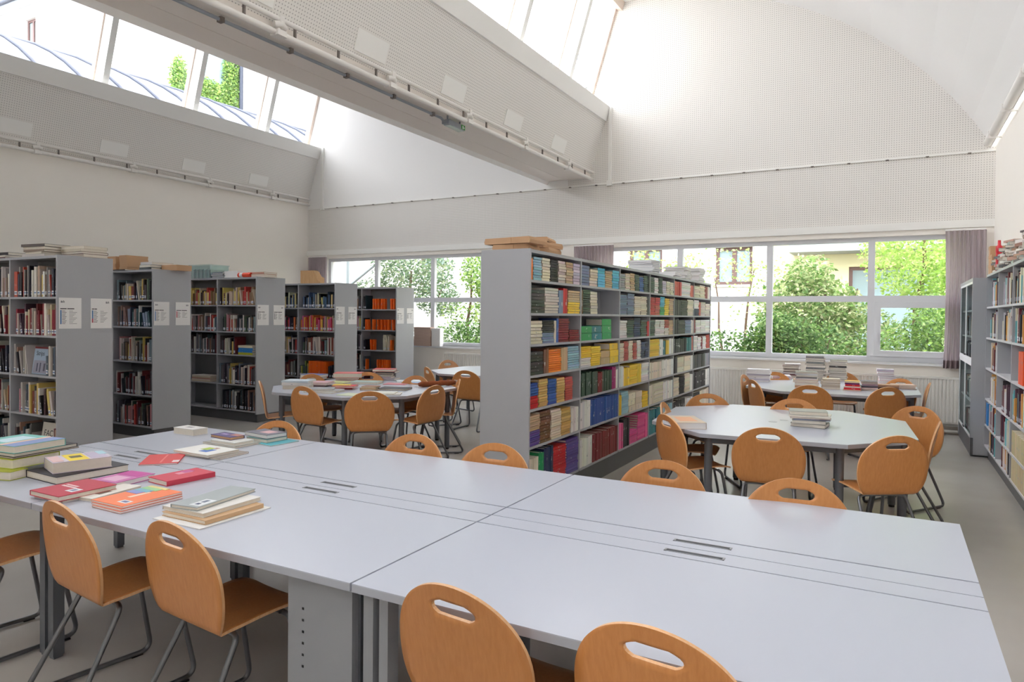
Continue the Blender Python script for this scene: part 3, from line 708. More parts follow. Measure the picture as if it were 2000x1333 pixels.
for (x, y), f, lab in (((590, 755), (.08, 1), 'beech chair before the pale stacked books of the scattered table'), ((722, 765), (-.64, .77), 'beech chair with broad back before the red and brown books'),
                       ((852, 753), (-1, .05), 'beech chair turned to the black picture book'), ((505, 744), (.68, .73), 'beech chair side-on beside the third left bookcase'),
                       ((605, 731), (1, -.15), 'beech chair behind the small blue book stack'), ((718, 727), (.6, -.8), 'beech chair behind the pink covered book'),
                       ((815, 734), (0, -1), 'beech chair behind the blue papers and furry roll'), ((899, 741), (-.8, -.6), 'beech chair beside the furry brown roll')):
    chair(tops(x, y), f, lab, g4)
g5 = 'beech chairs round the empty octagonal table'
for (x, y), f, lab in (((832, 717), (.6, .8), 'beech chair side-on at the empty octagonal table corner'), ((908, 724), (-.05, 1), 'beech chair with its back to the central bookcase at the empty table')):
    chair(tops(x, y), f, lab, g5)

chair((-6.55, 9.75), (.95, -.25), 'beech chair between empty table and left radiator', g5)
# ---- bookcases
def bookcase(name, lab, length, depth, height, nb, levels, axis, org, cat='bookcase', double=True, sm='shelf', bm_='shelf', grp='grey metal bookcases', plinth=.1, endp=True):
    """local x runs along the case, local +y is the open front; org is the front corner at local (0, 0)"""
    t = empty(name, (*org, 0), axis); tag(t, lab, cat, grp)
    w = length/nb; e = .022
    for k in range(nb+1):
        end = k in (0, nb)
        b = MB(); x = k*w; b.box(x-e/2 if not end else (0 if k == 0 else x-e), x+e/2 if not end else (e if k == 0 else x), -depth, 0 if end else -.004, plinth if end else plinth+.02, height); b.build('end_panel' if end else 'divider', sm, t)
    b = MB(); b.box(e, length-e, -depth, -.0, height-.03, height-.005); b.build('top_board', sm, t)
    yb = -depth/2 if double else -depth+.012
    b = MB(); b.box(e, length-e, yb-.006, yb+.006, plinth, height-.03); b.build('back_panel', 'shelf_back', t)
    b = MB(); b.box(.03, length-.03, -depth+.04, -.04, 0, plinth+.01); b.build('plinth', 'plinth', t)
    for k in range(nb):
        x0, x1 = k*w+e/2, (k+1)*w-e/2
        for z in levels:
            for y0, y1 in (((yb+.007, -.003), (-depth+.003, yb-.007)) if double else ((yb+.007, -.003),)):
                b = MB(); b.box(x0+.003, x1-.003, y0, y1, z-.02, z); b.build('shelf', bm_, t)
    return t
def ordinal(n):
    a = ['first', 'second', 'third', 'fourth', 'fifth', 'sixth', 'seventh', 'eighth', 'ninth', 'tenth', 'eleventh', 'twelfth', 'thirteenth', 'fourteenth', 'fifteenth', 'sixteenth', 'seventeenth', 'eighteenth', 'nineteenth']
    if n <= 19: return a[n-1]
    t, u = divmod(n, 10); tn = ['twent', 'thirt', 'fort', 'fift', 'sixt', 'sevent', 'eight', 'ninet'][min(t, 9)-2]
    return tn+'ieth' if u == 0 else tn+'y-'+a[u-1]
BOOKS = []     # every shelved book, as a spec; the largest in view become things of their own
def nameof(c):
    NM = [('black', (30, 30, 34)), ('dark grey', (80, 80, 84)), ('grey', (150, 150, 152)), ('white', (232, 230, 226)), ('cream', (222, 208, 176)), ('tan', (190, 158, 120)), ('brown', (120, 82, 60)),
          ('dark red', (120, 30, 40)), ('red', (200, 40, 44)), ('pink', (222, 110, 150)), ('magenta', (176, 30, 110)), ('orange', (236, 112, 30)), ('yellow', (236, 204, 60)), ('olive', (128, 132, 70)), ('green', (40, 150, 84)), ('dark green', (52, 74, 62)),
          ('teal', (40, 120, 130)), ('light blue', (140, 184, 204)), ('blue', (50, 96, 168)), ('navy', (36, 48, 84)), ('purple', (96, 70, 130)), ('blue grey', (110, 130, 156))]
    return min(NM, key=lambda n: sum((a-b_)**2 for a, b_ in zip(n[1], c)))[0]
def jit(c, k=12):
    d = random.uniform(-k, k); return tuple(max(8, min(250, v+d+random.uniform(-k/2, k/2))) for v in c)
def put(fr, mode, x, z, t, h, d, col, where, lean=0, setback=.012, pages=None, yoff=0, sticker=False, kind='book', look=None, nth=None):
    """fr: frame (origin, along, out). mode V: standing, H: lying with its long side along the shelf"""
    o, a, n = fr; up = Vector((0, 0, 1))
    P = o+a*x+n*(-setback+yoff)+up*z
    if mode == 'V': X, Y, Z = a, n, up
    else: X, Y, Z = up, n, a
    if lean: q = Matrix.Rotation(lean, 3, n); X, Z = q @ X, q @ Z
    if X.cross(Y).dot(Z) < 0: P = P+X*t; X = -X
    mt = Matrix(((X.x, Y.x, Z.x, P.x), (X.y, Y.y, Z.y, P.y), (X.z, Y.z, Z.z, P.z), (0, 0, 0, 1)))
    c = mt @ Vector((t/2, 0, h/2)); v = c-Vector((0, 0, EYE)); dep = v.dot(CF); px = 1000+FPX*v.dot(CR)/max(.1, dep); py = CY-FPX*v.dot(CU)/max(.1, dep)
    vis = dep > .5 and -30 < px < 2030 and -10 < py < 1340 and abs(v.dot(n)) > 0 and v.dot(n) < 0
    area = t*h*FPX**2/dep**2*abs(v.normalized().dot(n)) if vis else 0
    if kind == 'folder' and nth is None: ROWN['f'+where] = ROWN.get('f'+where, 0)+1; nth = ROWN['f'+where]
    sz = ('thin ' if t < .012 else 'thick ' if t > .038 else '')+('tall ' if (mode == 'V' and h > .29) else '')
    BOOKS.append(dict(m=mt, t=t, h=h, d=d, col=col, area=area, where=where, sz=sz, mode=mode, pages=pages, sticker=sticker, kind=kind, look=look, lean=abs(lean) > .05, nth=nth))
MIX = [(206, 200, 192), (84, 80, 84), (160, 152, 146), (58, 62, 74), (120, 30, 40), (60, 40, 44), (40, 40, 48), (210, 200, 186), (226, 222, 214), (150, 60, 50), (70, 84, 104), (180, 160, 130), (34, 36, 60), (96, 92, 90), (200, 60, 50), (232, 228, 220), (110, 130, 140), (222, 190, 90), (74, 96, 76), (140, 110, 90), (190, 180, 170), (50, 50, 54), (200, 120, 130)]
DARK = [(40, 36, 44), (60, 52, 56), (30, 34, 52), (110, 34, 44), (200, 196, 190), (70, 96, 110), (90, 90, 94), (160, 120, 96), (140, 148, 156), (34, 60, 66)]
def row(fr, x0, x1, z, hmax, depth, pal, where, fill=1.0, big=False, lean=.35, sticker=True, tmin=.008, tmax=.034):
    x = x0+random.uniform(0, .02); end = x0+(x1-x0)*fill; lastlean = 0
    while x < end-.03:
        t = random.uniform(tmin, tmax)*(1.0 if random.random() < .85 else 1.6)
        h = min(hmax-.02, random.uniform(.19, .31) if big else random.uniform(.17, .27)); d = min(depth-.02, h*.75)
        if x+t > end: break
        ln = 0
        if random.random() < lean*.35 and x < end-.12: ln = random.uniform(.07, .22)
        if ln: x += 0; xx = x
        cc_ = jit(random.choice(pal)); gy = sum(cc_)/3; cc_ = tuple(v*.8+gy*.2 for v in cc_)
        put(fr, 'V', x, z+.001, t, h*(.97 if ln else 1), d, cc_, where, -ln if False else ln, random.uniform(.004, .03), sticker=sticker and random.random() < .8, nth=ROWN.__setitem__(where, ROWN.get(where, 0)+1) or ROWN[where])
        x += t+.0015+(h*math.sin(ln)*.75 if ln else 0)
def pile(fr, x, z, n, t, L, d, col, where, cols=None, setback=.01, pages=None, j=.004):
    zz = z+.0005
    for i in range(n):
        c = jit(cols[i % len(cols)] if cols else col, 6); put(fr, 'H', x+random.uniform(-j, j), zz, t, L, d, c, where, 0, setback+random.uniform(0, .012), pages=pages, nth=('P', i+1)); zz += t+.0004
# left cases: open front faces -Y (towards the desks), their ends carry posters
LC = [('long grey bookcase under loose old books', -6.96, 3.75, 2.135, [1.735, 1.36, .97, .585, .2]),
      ('grey bookcase topped with brown cardboard boxes', -8.1, 5.5, 2.135, [1.75, 1.41, .97, .546, .155]),
      ('grey bookcase topped with a clear plastic box', -8.08, 7.1, 2.125, [1.714, 1.32, .98, .54, .163]),
      ('grey bookcase topped with a wooden file holder', -8.13, 8.78, 2.115, [1.695, 1.305, .908, .516, .16]),
      ('grey bookcase of orange folders beside the window', -8.16, 10.45, 2.11, [1.69, 1.295, .909, .53, .16])]
BW = .85; FRL = []
for k, (lab, xe, yf, hh, lv) in enumerate(LC):
    nb = 5 if k == 0 else 3; length = nb*BW
    bookcase('bookcase', lab, length, .54, hh, nb, lv, math.pi, (xe, yf), plinth=.12)
    # local x runs towards -X; shelf frame: origin at the room end, along = -X, outward = -Y
    FRL.append((Vector((xe, yf, 0)), Vector((-1, 0, 0)), Vector((0, -1, 0)), nb, lv, hh))
ordn = ['top', 'second', 'third', 'fourth', 'bottom', 'lowest']
short = ['long bookcase', 'box-topped bookcase', 'clear-box bookcase', 'file-holder bookcase', 'orange-folder bookcase']
ROWN = {}
ORG = (238, 100, 24)
for k, (o, a, n, nb, lv, hh) in enumerate(FRL):
    fr = (o, a, n)
    for s in range(nb):
        x0, x1 = s*BW+.02, (s+1)*BW-.02
        for r, z in enumerate(lv):
            top = (lv[r-1]-.022 if r else hh-.03); hm = top-z
            where = f'{ordn[r]} shelf of {short[k]}'
            if k == 4 and s == 0:
                if r == 0: xs = [.04, .10, .27, .33, .41, .47, .53]; cs = 4
                elif r == 1: xs = [.05, .17, .24, .33, .42, .54, .66, .71]
                elif r == 2: xs = [.52, .58, .1]
                elif r == 3: xs = [.16, .2, .24, .3, .36, .42, .7]
                else: xs = [.2, .3, .5]
                for x in xs: put(fr, 'V', x0+x, z+.001, .034, .2, .07, jit(ORG, 8), where, random.uniform(-.05, .09), .01, kind='folder', look='orange upright file folder')
                if r == 2: row(fr, x0+.15, x0+.36, z, hm, .25, [(206, 190, 160), (226, 214, 190)], where, big=True)
                row(fr, x0+.73 if r != 2 else x0+.7, x1, z, hm, .25, DARK, where, tmax=.02); continue
            if k == 3 and r == 3 and s == 0:
                row(fr, x0+.02, x0+.18, z, hm, .25, DARK, where)
                for i in range(9): put(fr, 'V', x0+.19+i*.044, z+.001, .042, .27, .2, jit(ORG, 8), where, 0, .01, kind='folder', look='orange upright file folder')
                row(fr, x0+.6, x1, z, hm, .25, [(120, 140, 60), (60, 80, 110), (200, 180, 80)], where); continue
            if k == 2 and s == 1 and r == 3: pile(fr, x0+.15, z, 5, .018, .42, .2, (206, 190, 168), where, [(206, 190, 168), (222, 210, 196), (196, 150, 130)]); continue
            if k == 2 and s == 1 and r == 4: continue
            if k == 2 and s == 0 and r == 2:
                row(fr, x0+.42, x1, z, hm, .25, MIX, where, .95); pile(fr, x0+.08, z, 4, .034, .3, .2, (40, 110, 190), where, [(196, 196, 60), (44, 120, 196), (54, 130, 200), (222, 214, 190)]); continue
            pal = {(0, 0): MIX, (0, 1): [(150, 24, 40), (226, 218, 200), (120, 34, 44), (210, 190, 150), (70, 40, 60), (180, 170, 160)], (3, 1): [(200, 30, 70), (226, 90, 140), (180, 160, 140), (50, 40, 60), (236, 190, 60), (226, 100, 40)], (3, 0): [(20, 24, 30), (40, 60, 80), (200, 196, 170), (60, 90, 130), (30, 30, 36), (220, 200, 120)],
                   (1, 1): [(140, 160, 180), (150, 120, 110), (60, 100, 110), (210, 210, 210), (50, 60, 80)], (2, 0): [(120, 84, 60), (222, 200, 90), (210, 190, 170), (60, 40, 44), (200, 60, 50), (150, 110, 80)]}.get((k, r), MIX if (k+r) % 2 else DARK+MIX[:6])
            segs = [(x0, x1)]
            if k == 0 and s == 0 and r == 2: segs = [(x0, x0+.2), (x0+.52, x1)]
            if k == 0 and s == 0 and r == 4: segs = [(x0, x0+.1), (x0+.43, x1)]
            for xa_, xb_ in segs: row(fr, xa_, xb_, z, hm, .25, pal, where, random.uniform(.9, 1), big=(k == 0 or r > 1), lean=.5 if k < 2 else .2)
# some picture books stand face-out on the long case
# ---- central bookcase: rows of multiple copies
CX, CYN, CYF, CHH = -2.46, 4.80, 10.92, 2.12
CL = [1.88, 1.62, 1.375, 1.13, .865, .57, .215]
NBC = 6; CBW = (CYF-CYN)/NBC
bookcase('bookcase', 'long central grey bookcase packed with stacks of identical volumes', CYF-CYN, .44, CHH, NBC, CL, -math.pi/2, (CX, CYF), plinth=.19)
# contents of the central case, per bay and row: letters are colours, H = flat pile, V = standing
CC = {'k': (34, 34, 38), 'K': (60, 62, 60), 'w': (228, 226, 222), 'c': (222, 212, 190), 't': (196, 168, 132), 'b': (120, 84, 58), 'r': (196, 36, 44), 'R': (128, 30, 42), 'o': (238, 130, 36), 'y': (236, 200, 52), 'g': (44, 158, 92),
      'G': (58, 80, 66), 'l': (150, 190, 206), 'q': (84, 184, 214), 'n': (40, 52, 92), 'B': (44, 84, 160), 's': (120, 136, 164), 'p': (226, 88, 150), 'm': (160, 24, 104), 'u': (96, 78, 150), 'a': (150, 152, 156), 'e': (206, 196, 188), 'd': (190, 84, 76), 'z': (206, 170, 100), 'i': (40, 118, 130), 'P': (196, 186, 204)}
SPEC = [
 ['Vo2 Hl Hc Hk He Ht HP', 'HK He Vs2 Vr2 Ht/y', 'Hc Hk/s Vc1 VB1 HR HR*.55', 'HK Vb2 Ho Vt3 Hl', 'HB/r Hz HB Hz Hd -1', 'Ht/u Hb Hc Hz/z Vw5', 'Vc4 Vg2 Vn4 Hr Hu'],
 ['Hs Hc Hq Ht*.95 Hq', 'Vb1 HG Hc -4', 'Wg Wi Wg -1', 'Hy/w Hy Wt Wy', 'VG14 VR3 VG9 Vm3 Vw2', 'Vw5 VB16', 'Vw6 VR15'],
 ['Ha Hc Ht HG HB HG Vk2', 'Hs Hs Hc Hc VK2', 'Hw HG Hn HG Vr2', 'Hc Hd Hc Hd Hw Hn Hn', 'Vw3 Vy4 Hy Vy3 Hw', 'Vy2 Hl Wc Wc Hy*.7', 'Vp3 Vk4 Hp*.5 Hp Vp2'],
 ['HG Hw HG HP Hc Hc', 'Hr Hr/d Hq/g Hy Ht', 'HG Hw Hw Hd/w Ht', 'Hy Vw2 Vi2 Vy2 Vw3', 'Vc6 Vw6', 'Vc3 Hc Vw7', 'Vi5 Vl6'],
 ['Vr4 Hw Vd2', 'VK6 HK Hc', 'VK4 HK Hs Vw2', 'Vk8 Vi3 Vd1', 'Vk3 Wc Wc Vw2', 'Hc Hk Hc Vw3', 'Vk6 Vw4'],
 ['Hc Hc VR3 Vw3', 'Hw/n Vd2 He He', 'VR2 Hw Hw Hw', 'Hw Hw VR2 Hw Hd', 'VK8 Va3', 'Vk7 Vw2', 'Vk4 Vc6']]
baynm = ['first', 'second', 'third', 'fourth', 'fifth', 'last']
FC = (Vector((CX, CYN, 0)), Vector((0, 1, 0)), Vector((1, 0, 0)))
import re
for bi, rows_ in enumerate(SPEC):
    for ri, sp in enumerate(rows_):
        z = CL[ri]; top = (CL[ri-1]-.022 if ri else CHH-.03); hm = top-z-.012; x0 = bi*CBW+.014; wv = CBW-.03
        toks = sp.split(); wt = []
        for tk in toks:
            if tk[0] in 'HW': wt.append(1.0)
            elif tk[0] == '-': wt.append(float(tk[1:])*.8)
            else: wt.append(int(tk[2:])*.17 if int(tk[2:]) < 7 else int(tk[2:])*.15)
        sc = wv/sum(wt); x = x0
        where = f'{ordn[ri] if ri < 4 else ("fifth", "sixth", "bottom")[ri-4]} shelf, {baynm[bi]} bay from desks, central bookcase'
        for ti, (tk, w) in enumerate(zip(toks, wt)):
            ww = w*sc; frac = 1.0
            mm = re.match(r'([HWV-])(\w)?(?:/(\w))?(?:\*([.\d]+))?', tk)
            if '*' in tk: frac = float(tk.split('*')[1])
            if tk[0] in 'HW':
                c1 = CC[tk[1]]; c2 = CC[tk[3]] if '/' in tk else c1
                t = random.choice((.017, .02, .023, .026)) if tk[0] == 'H' else .066
                n = max(2, int(hm*frac*random.uniform(.9, 1)/t))
                for q in range(n):
                    c = c2 if q < n*.45 else c1
                    put(FC, 'H', x+.004+random.uniform(0, .005), z+.0008+q*(t+.0003), t-.0028, ww-.014, .17, jit(c, 13), where, 0, random.uniform(.004, .014), nth=('H', q+1, ti+1))
            elif tk[0] == 'V':
                n = int(tk[2:]); t = ww/n; hh = hm*random.uniform(.82, .98); c1 = CC[tk[1]]
                for q in range(n):
                    put(FC, 'V', x+q*t+.0006, z+.0008, t-.002, hh*random.uniform(.95, 1), .17, jit(c1, 12), where, 0, random.uniform(.004, .012), nth=('V', q+1, ti+1))
            x += ww
# the aisle side of the central case
FB = (Vector((CX-.44, CYF, 0)), Vector((0, -1, 0)), Vector((-1, 0, 0)))
for bi in range(6):
    for ri, z in enumerate(CL):
        top = (CL[ri-1]-.022 if ri else CHH-.03); row(FB, bi*CBW+.02, (bi+1)*CBW-.03, z, top-z, .2, MIX, 'aisle side of central bookcase', random.uniform(.7, 1), tmin=.02, tmax=.05)
# ---- right wall: open shelves and a glass-fronted cabinet
RL = [1.75, 1.40, 1.05, .70, .40, .16]
RY0, RNB, RBW = 9.72, 5, .98; RX = .955
bookcase('bookcase', 'light grey open bookcase along the right wall, heaped with books on top', RNB*RBW, .235, 2.125, RNB, RL, math.pi/2, (RX, RY0-RNB*RBW), double=False, bm_='shelf_light', plinth=.14)
FRR = (Vector((RX, RY0, 0)), Vector((0, -1, 0)), Vector((-1, 0, 0)))
rb = ['first bay', 'second bay', 'third bay', 'fourth bay', 'last bay']
for s in range(RNB):
    for ri, z in enumerate(RL):
        top = (RL[ri-1]-.022 if ri else 2.09); where = f'{ordn[ri]} shelf, {rb[s]}, right wall case'
        x0, x1 = s*RBW+.02, (s+1)*RBW-.03
        if ri == 2 and s == 1: continue
        if s == 2 and ri == 2:
            for q in range(4): put(FRR, 'V', x0+.35+q*.06, z+.001, .055, .28, .2, jit((238, 84, 40), 6), where, 0, .01, kind='folder', look='orange red box folder')
            continue
        if s == 0 and ri == 4:
            for q in range(2): put(FRR, 'V', x0+.05+q*.08, z+.001, .075, .25, .2, jit((30, 130, 200), 6), where, 0, .01, kind='folder', look='blue ring binder')
        if s >= 2 and ri in (4, 5):
            for q in range(9): put(FRR, 'V', x0+.05+q*.09, z+.001, .082, .205, .2, jit((206, 190, 150), 8), where, 0, .01, kind='folder', look='tan cardboard file box')
            continue
        row(FRR, x0+(.3 if s < 2 else .05), x1, z, top-z, .22, [(226, 222, 220), (120, 40, 50), (90, 60, 80), (230, 220, 190), (60, 60, 70), (236, 160, 60), (190, 190, 200), (90, 190, 200)], where, .95, big=True, lean=.1)
t = empty('glass_cabinet', (.82, 9.73, 0)); tag(t, 'grey display cabinet with glass doors between curtain and open shelves', 'cabinet')
L_ = 1.66; D_ = .37
b = MB(); b.box(0, D_, 0, .03, .02, 2.09); b.build('side_panel', 'shelf', t)
b = MB(); b.box(0, .03, -.004, 0, .02, .22); b.build('kick_strip', 'plinth', t)
b = MB(); b.box(0, D_, L_-.03, L_, .02, 2.09); b.build('side_panel', 'shelf', t)
b = MB(); b.box(0, D_, .03, L_-.03, 2.05, 2.09); b.build('top_board', 'shelf', t)
b = MB(); b.box(D_-.015, D_, .03, L_-.03, .2, 2.05); b.build('back_panel', 'shelf_back', t)
b = MB(); b.box(.01, D_-.02, .03, L_-.03, .0, .2); b.build('plinth', 'plinth', t)
for z in (.2, .62, 1.06, 1.4, 1.72):
    b = MB(); b.box(.03, D_-.02, .03, L_-.03, z-.02, z); b.build('shelf', 'shelf', t)
b = MB(); b.box(0, .03, .03, L_-.03, 1.085, 1.125); b.build('mid_rail', 'sill', t)
for z0, z1 in ((.21, 1.085), (1.125, 2.05)):
    for k in range(2):
        y0 = .03+k*(L_-.06)/2; y1 = y0+(L_-.06)/2; s = MB(); e = .025
        s.ring(y0, y1, z0, z1, e, .002, .014, 'x')
        d_ = s.build('door', 'sill', t); g = MB(); g.box(.006, .010, y0+e, y1-e, z0+e, z1-e); g.build('pane', 'cabinet_glass', d_)
        h = MB(); h.box(-.012, .002, y1-.06 if k == 0 else y0+.03, y1-.03 if k == 0 else y0+.06, z0+.03, z0+.05); h.build('handle', 'tube', d_)
FCB = (Vector((.86, 11.3, 0)), Vector((0, -1, 0)), Vector((-1, 0, 0)))
for z in (.2, .62, 1.06, 1.4): row(FCB, .1, 1.45, z, .3, .22, DARK+[(220, 220, 220)], 'shelf inside the glass cabinet', .8)

# ---- turn book specs into objects
def book_mesh(t, h, d, hard=.003, paper=False):
    c = MB(); w = min(hard, t*.2)
    c.box(0, t, -w, 0, 0, h); c.box(0, w, -d, -w, 0, h); c.box(t-w, t, -d, -w, 0, h)
    p = MB(); e = .0 if paper else .003
    p.box(w, t-w, -d+e, -w, e, h-e); return c, p, w
CACHE = {}
def book_objects(name, mt, t, h, d, col, label, group, cat='book', sticker=False, pages='paper'):
    key = (round(t, 3), round(h, 2), round(d, 2))
    if key not in CACHE:
        c, p, w = book_mesh(*key); CACHE[key] = (c.mesh('book', 'book_cover'), p.mesh('page_block', 'paper'))
    cm, pm = CACHE[key]
    S = Matrix.Diagonal((t/key[0] if key[0] else 1, d/key[2], h/key[1], 1))
    o = link(name, cm); o.matrix_world = mt @ S; o.color = (*lin(col), 1); tag(o, label, cat, group)
    q = link('page_block', pm, o)
    if sticker:
        k2 = ('s', key)
        if k2 not in CACHE:
            s = MB(); s.box(key[0]*.08, key[0]*.92, 0, .0008, .02, .058); s.box(key[0]*.08, key[0]*.92, 0, .0009, .034, .044, 1); CACHE[k2] = s.mesh('spine_label', ['label_white', 'label_blue'])
        link('spine_label', CACHE[k2], o)
    return o
def is_central(b): return 'central' in b['where']
groups = {}
def emit(specs, limit, stuffname, stufflabel, cat, nm='folder', cat1='folder'):
    specs = sorted(specs, key=lambda b: -b['area']); mb = MB()
    for i, b in enumerate(specs):
        if i < limit and b['area'] > 20:
            w_ = b['where']; n_ = b['nth']; cn = nameof(b['col'])
            if b['look']: lab = f"{b['look']}, {ordinal(n_)} along the {w_}"
            elif isinstance(n_, tuple) and n_[0] == 'P': lab = f"flat {cn} book, {ordinal(n_[1])} up in its pile, {w_}"
            elif isinstance(n_, tuple): lab = (f"{cn} volume, {ordinal(n_[1])} up in {ordinal(n_[2])} pile, {w_}" if n_[0] == 'H' else f"{cn} volume, {ordinal(n_[1])} in {ordinal(n_[2])} run, {w_}")
            elif n_: lab = f"{'leaning ' if b['lean'] else ''}{b['sz']}{cn} book, {ordinal(n_)} from the {'aisle end' if 'right wall' not in w_ else 'cabinet end'}, {w_}"
            else: lab = f"flat {b['sz']}{cn} book on {w_}"
            lab = lab.replace('leaning thick tall', 'leaning').replace('thick tall', 'thick') if len(lab.split()) > 15 else lab
            book_objects(nm if b['kind'] == 'book' else b['kind'], b['m'], b['t'], b['h'], b['d'], b['col'], lab, b['look'] or ('volumes on '+w_ if is_central(b) else 'books on '+w_), 'folder' if b['kind'] == 'folder' else cat1, b['sticker'])
        else:
            c = lin(b['col']); t, h, d = b['t'], b['h'], b['d']; w = min(.003, t*.2)
            mb.box(0, t, -w, 0, 0, h, 0, c, b['m']); mb.box(0, w, -d, -w, 0, h, 0, c, b['m']); mb.box(t-w, t, -d, -w, 0, h, 0, c, b['m'])
            mb.box(w, t-w, -d+.003, -w, .003, h-.003, 0, lin((226, 216, 200)), b['m'])
            if b['sticker']: mb.box(t*.08, t*.92, 0, .001, .02, .055, 0, lin((214, 220, 228)), b['m'])
    o = mb.build(stuffname, 'bookstuff', None, True); tag(o, stufflabel, cat, kind='stuff')
fold = [b for b in BOOKS if b['kind'] == 'folder']; cen = [b for b in BOOKS if is_central(b) and b['kind'] != 'folder']; oth = [b for b in BOOKS if not is_central(b) and b['kind'] != 'folder']
emit(cen, 300, 'central_volumes', 'remaining stacked and standing volumes filling the central bookcase', 'books', 'bound_volume', 'volume')
emit(oth, 300, 'shelved_books', 'remaining standing books filling the left and right bookcases', 'books', 'library_book', 'library book')
emit(fold, 90, 'file_folders', 'remaining file folders in the bookcases', 'folders')
# ================================================================== loose books and small things
ORD = ['bottom', 'second', 'third', 'fourth', 'fifth', 'sixth', 'seventh', 'eighth', 'ninth', 'tenth', 'eleventh', 'twelfth', 'thirteenth']
def flat_book(c, hd, dd, t, h, d, z, col, label, group=None, prints=(), pages='paper', name='book', spine_seen=False, cat='book', cover='tinted'):
    """c: centre (x, y); hd: unit vector of the long side; dd: unit vector pointing to the spine"""
    hd = Vector((hd[0], hd[1], 0)).normalized(); dd = Vector((dd[0], dd[1], 0)); dd = (dd-hd*dd.dot(hd)).normalized(); up = Vector((0, 0, 1))
    Z = up.cross(dd); P = Vector((c[0], c[1], z))+dd*(d/2)-Z*(h/2); sgn = 1 if Z.dot(hd) > 0 else -1
    mt = Matrix(((0, dd.x, Z.x, P.x), (0, dd.y, Z.y, P.y), (1, 0, 0, P.z), (0, 0, 0, 1)))
    w = min(.0028, t*.18); b = MB()
    b.box(0, t, -w, 0, 0, h); b.box(0, w, -d, -w, 0, h); b.box(t-w, t, -d, -w, 0, h)
    o = b.build(name, cover); o.matrix_world = mt; o.color = (*lin(col), 1); tag(o, label, cat, group)
    p = MB(); e = .003 if t > .012 else .0005; p.box(w, t-w, -d+e, -w, e, h-e); p.build('page_block', pages, o)
    for ip, (u0, u1, v0, v1, pc, nm) in enumerate(prints):      # u along the long side, v from the spine, on the upper cover
        if sgn < 0: u0, u1 = 1-u1, 1-u0
        q = MB(); q.box(t, t+.0004+.0003*ip, -d*v1, -d*v0, h*u0, h*u1); k = q.build(nm, 'tinted', o); k.color = (*lin(pc), 1)
    return o
def book_px(Lp, Np, Rp, zt, t, col, label, **k):
    L_, N_, R_ = (onz(*q, zt).to_2d() for q in (Lp, Np, Rp)); e1, e2 = L_-N_, R_-N_
    a2 = e2.normalized(); a1 = e1.normalized(); a1r = Vector((a1.y, -a1.x))
    if a1r.dot(a2) < 0: a1r = -a1r
    x_ = (a2*e2.length+a1r*e1.length).normalized(); y_ = Vector((-x_.y, x_.x))
    if y_.dot(e1) < 0: y_ = -y_
    lx_, ly_ = e2.length, e1.length
    if lx_ >= ly_: hd, h, pd, d = x_, lx_, y_, ly_
    else: hd, h, pd, d = y_, ly_, x_, lx_
    seen = k.pop('spine_seen', False)
    c = N_+hd*h/2+pd*d/2
    return flat_book(c, hd, -pd if seen else pd, t, h, d, zt-t, col, label, **k)
D = TZ+.0005
gB = 'books lying on the long desks'
# tall stack at the far left of the desks
zt = D+.168
flat = dict(group=gB)
z = D; zz = [.045, .05, .01, .02, .038]
for t, col, lab, pts, pr in ((.045, (176, 184, 60), 'thick cream-paged book with lime cover at the bottom of the tall desk stack', ((-60, 918), (20, 923), (56, 915)), ()),
                             (.05, (190, 200, 50), 'thick book with lime cover, second in the tall desk stack', ((-60, 889), (24, 899), (118, 882)), ()),
                             (.01, (36, 34, 38), 'thin black book in the middle of the tall desk stack', ((-60, 884), (25, 894), (158, 872)), ()),
                             (.02, (34, 34, 40), 'black hardback under the teal book in the tall desk stack', ((-60, 877), (27, 887), (154, 866)), ()),
                             (.038, (120, 196, 188), 'teal and blue covered thick book topping the tall desk stack', ((-60, 864), (28, 873), (132, 857)), ((0, .3, 0, 1, (130, 150, 200), 'cover_print'), (.3, .4, 0, 1, (236, 196, 176), 'cover_print'), (.45, .8, .2, .8, (200, 226, 236), 'cover_print')))):
    z += t+.0005; book_px(*pts, z, t, col, lab, prints=pr, **flat)
book_px((60, 917), (110, 933), (247, 906.5), D+.038, .038, (44, 42, 50), 'large black hardback lying under the yellow-banded paperback', **flat)
book_px((83, 894), (103, 905.5), (220, 892), D+.038+.057, .056, (206, 196, 208), 'very thick paperback with yellow title band on black hardback', prints=((.28, .62, .02, .98, (238, 212, 40), 'title_band'), (.36, .56, .3, .6, (90, 80, 30), 'title'), (.66, .95, .1, .9, (190, 180, 204), 'cover_print'), (.86, 1, 0, .5, (176, 214, 226), 'cover_print'), (.02, .2, .1, .9, (222, 186, 186), 'cover_print')), **flat)
book_px((70, 967), (122, 979), (158, 970), D+.012, .012, (226, 228, 238), 'white booklet half hidden under a dark red hardback', **flat)
book_px((76, 954.5), (114, 971), (218, 945), D+.0125+.024, .024, (186, 44, 66), 'dark red hardback with white sticker, lying on a white booklet', prints=((.28, .48, .62, .86, (226, 228, 232), 'sticker'), (.33, .43, .68, .8, (120, 130, 160), 'sticker_code'), (.45, .5, .15, .6, (236, 206, 210), 'title'), (.53, .57, .15, .55, (236, 206, 210), 'title')), **flat)
book_px((196, 934), (226, 944), (290, 924), D+.026, .026, (196, 110, 170), 'pink patterned paperback between black and red books', prints=((.1, .5, .2, .8, (220, 170, 200), 'cover_print'), (.6, .95, 0, .9, (190, 60, 150), 'cover_print')), pages='paper_white', **flat)
book_px((156, 967), (180, 975), (267, 948), D+.014, .014, (228, 224, 216), 'cream paperback with small brown picture beside the orange booklets', prints=((.25, .5, .4, .7, (130, 110, 96), 'cover_picture'),), **flat)
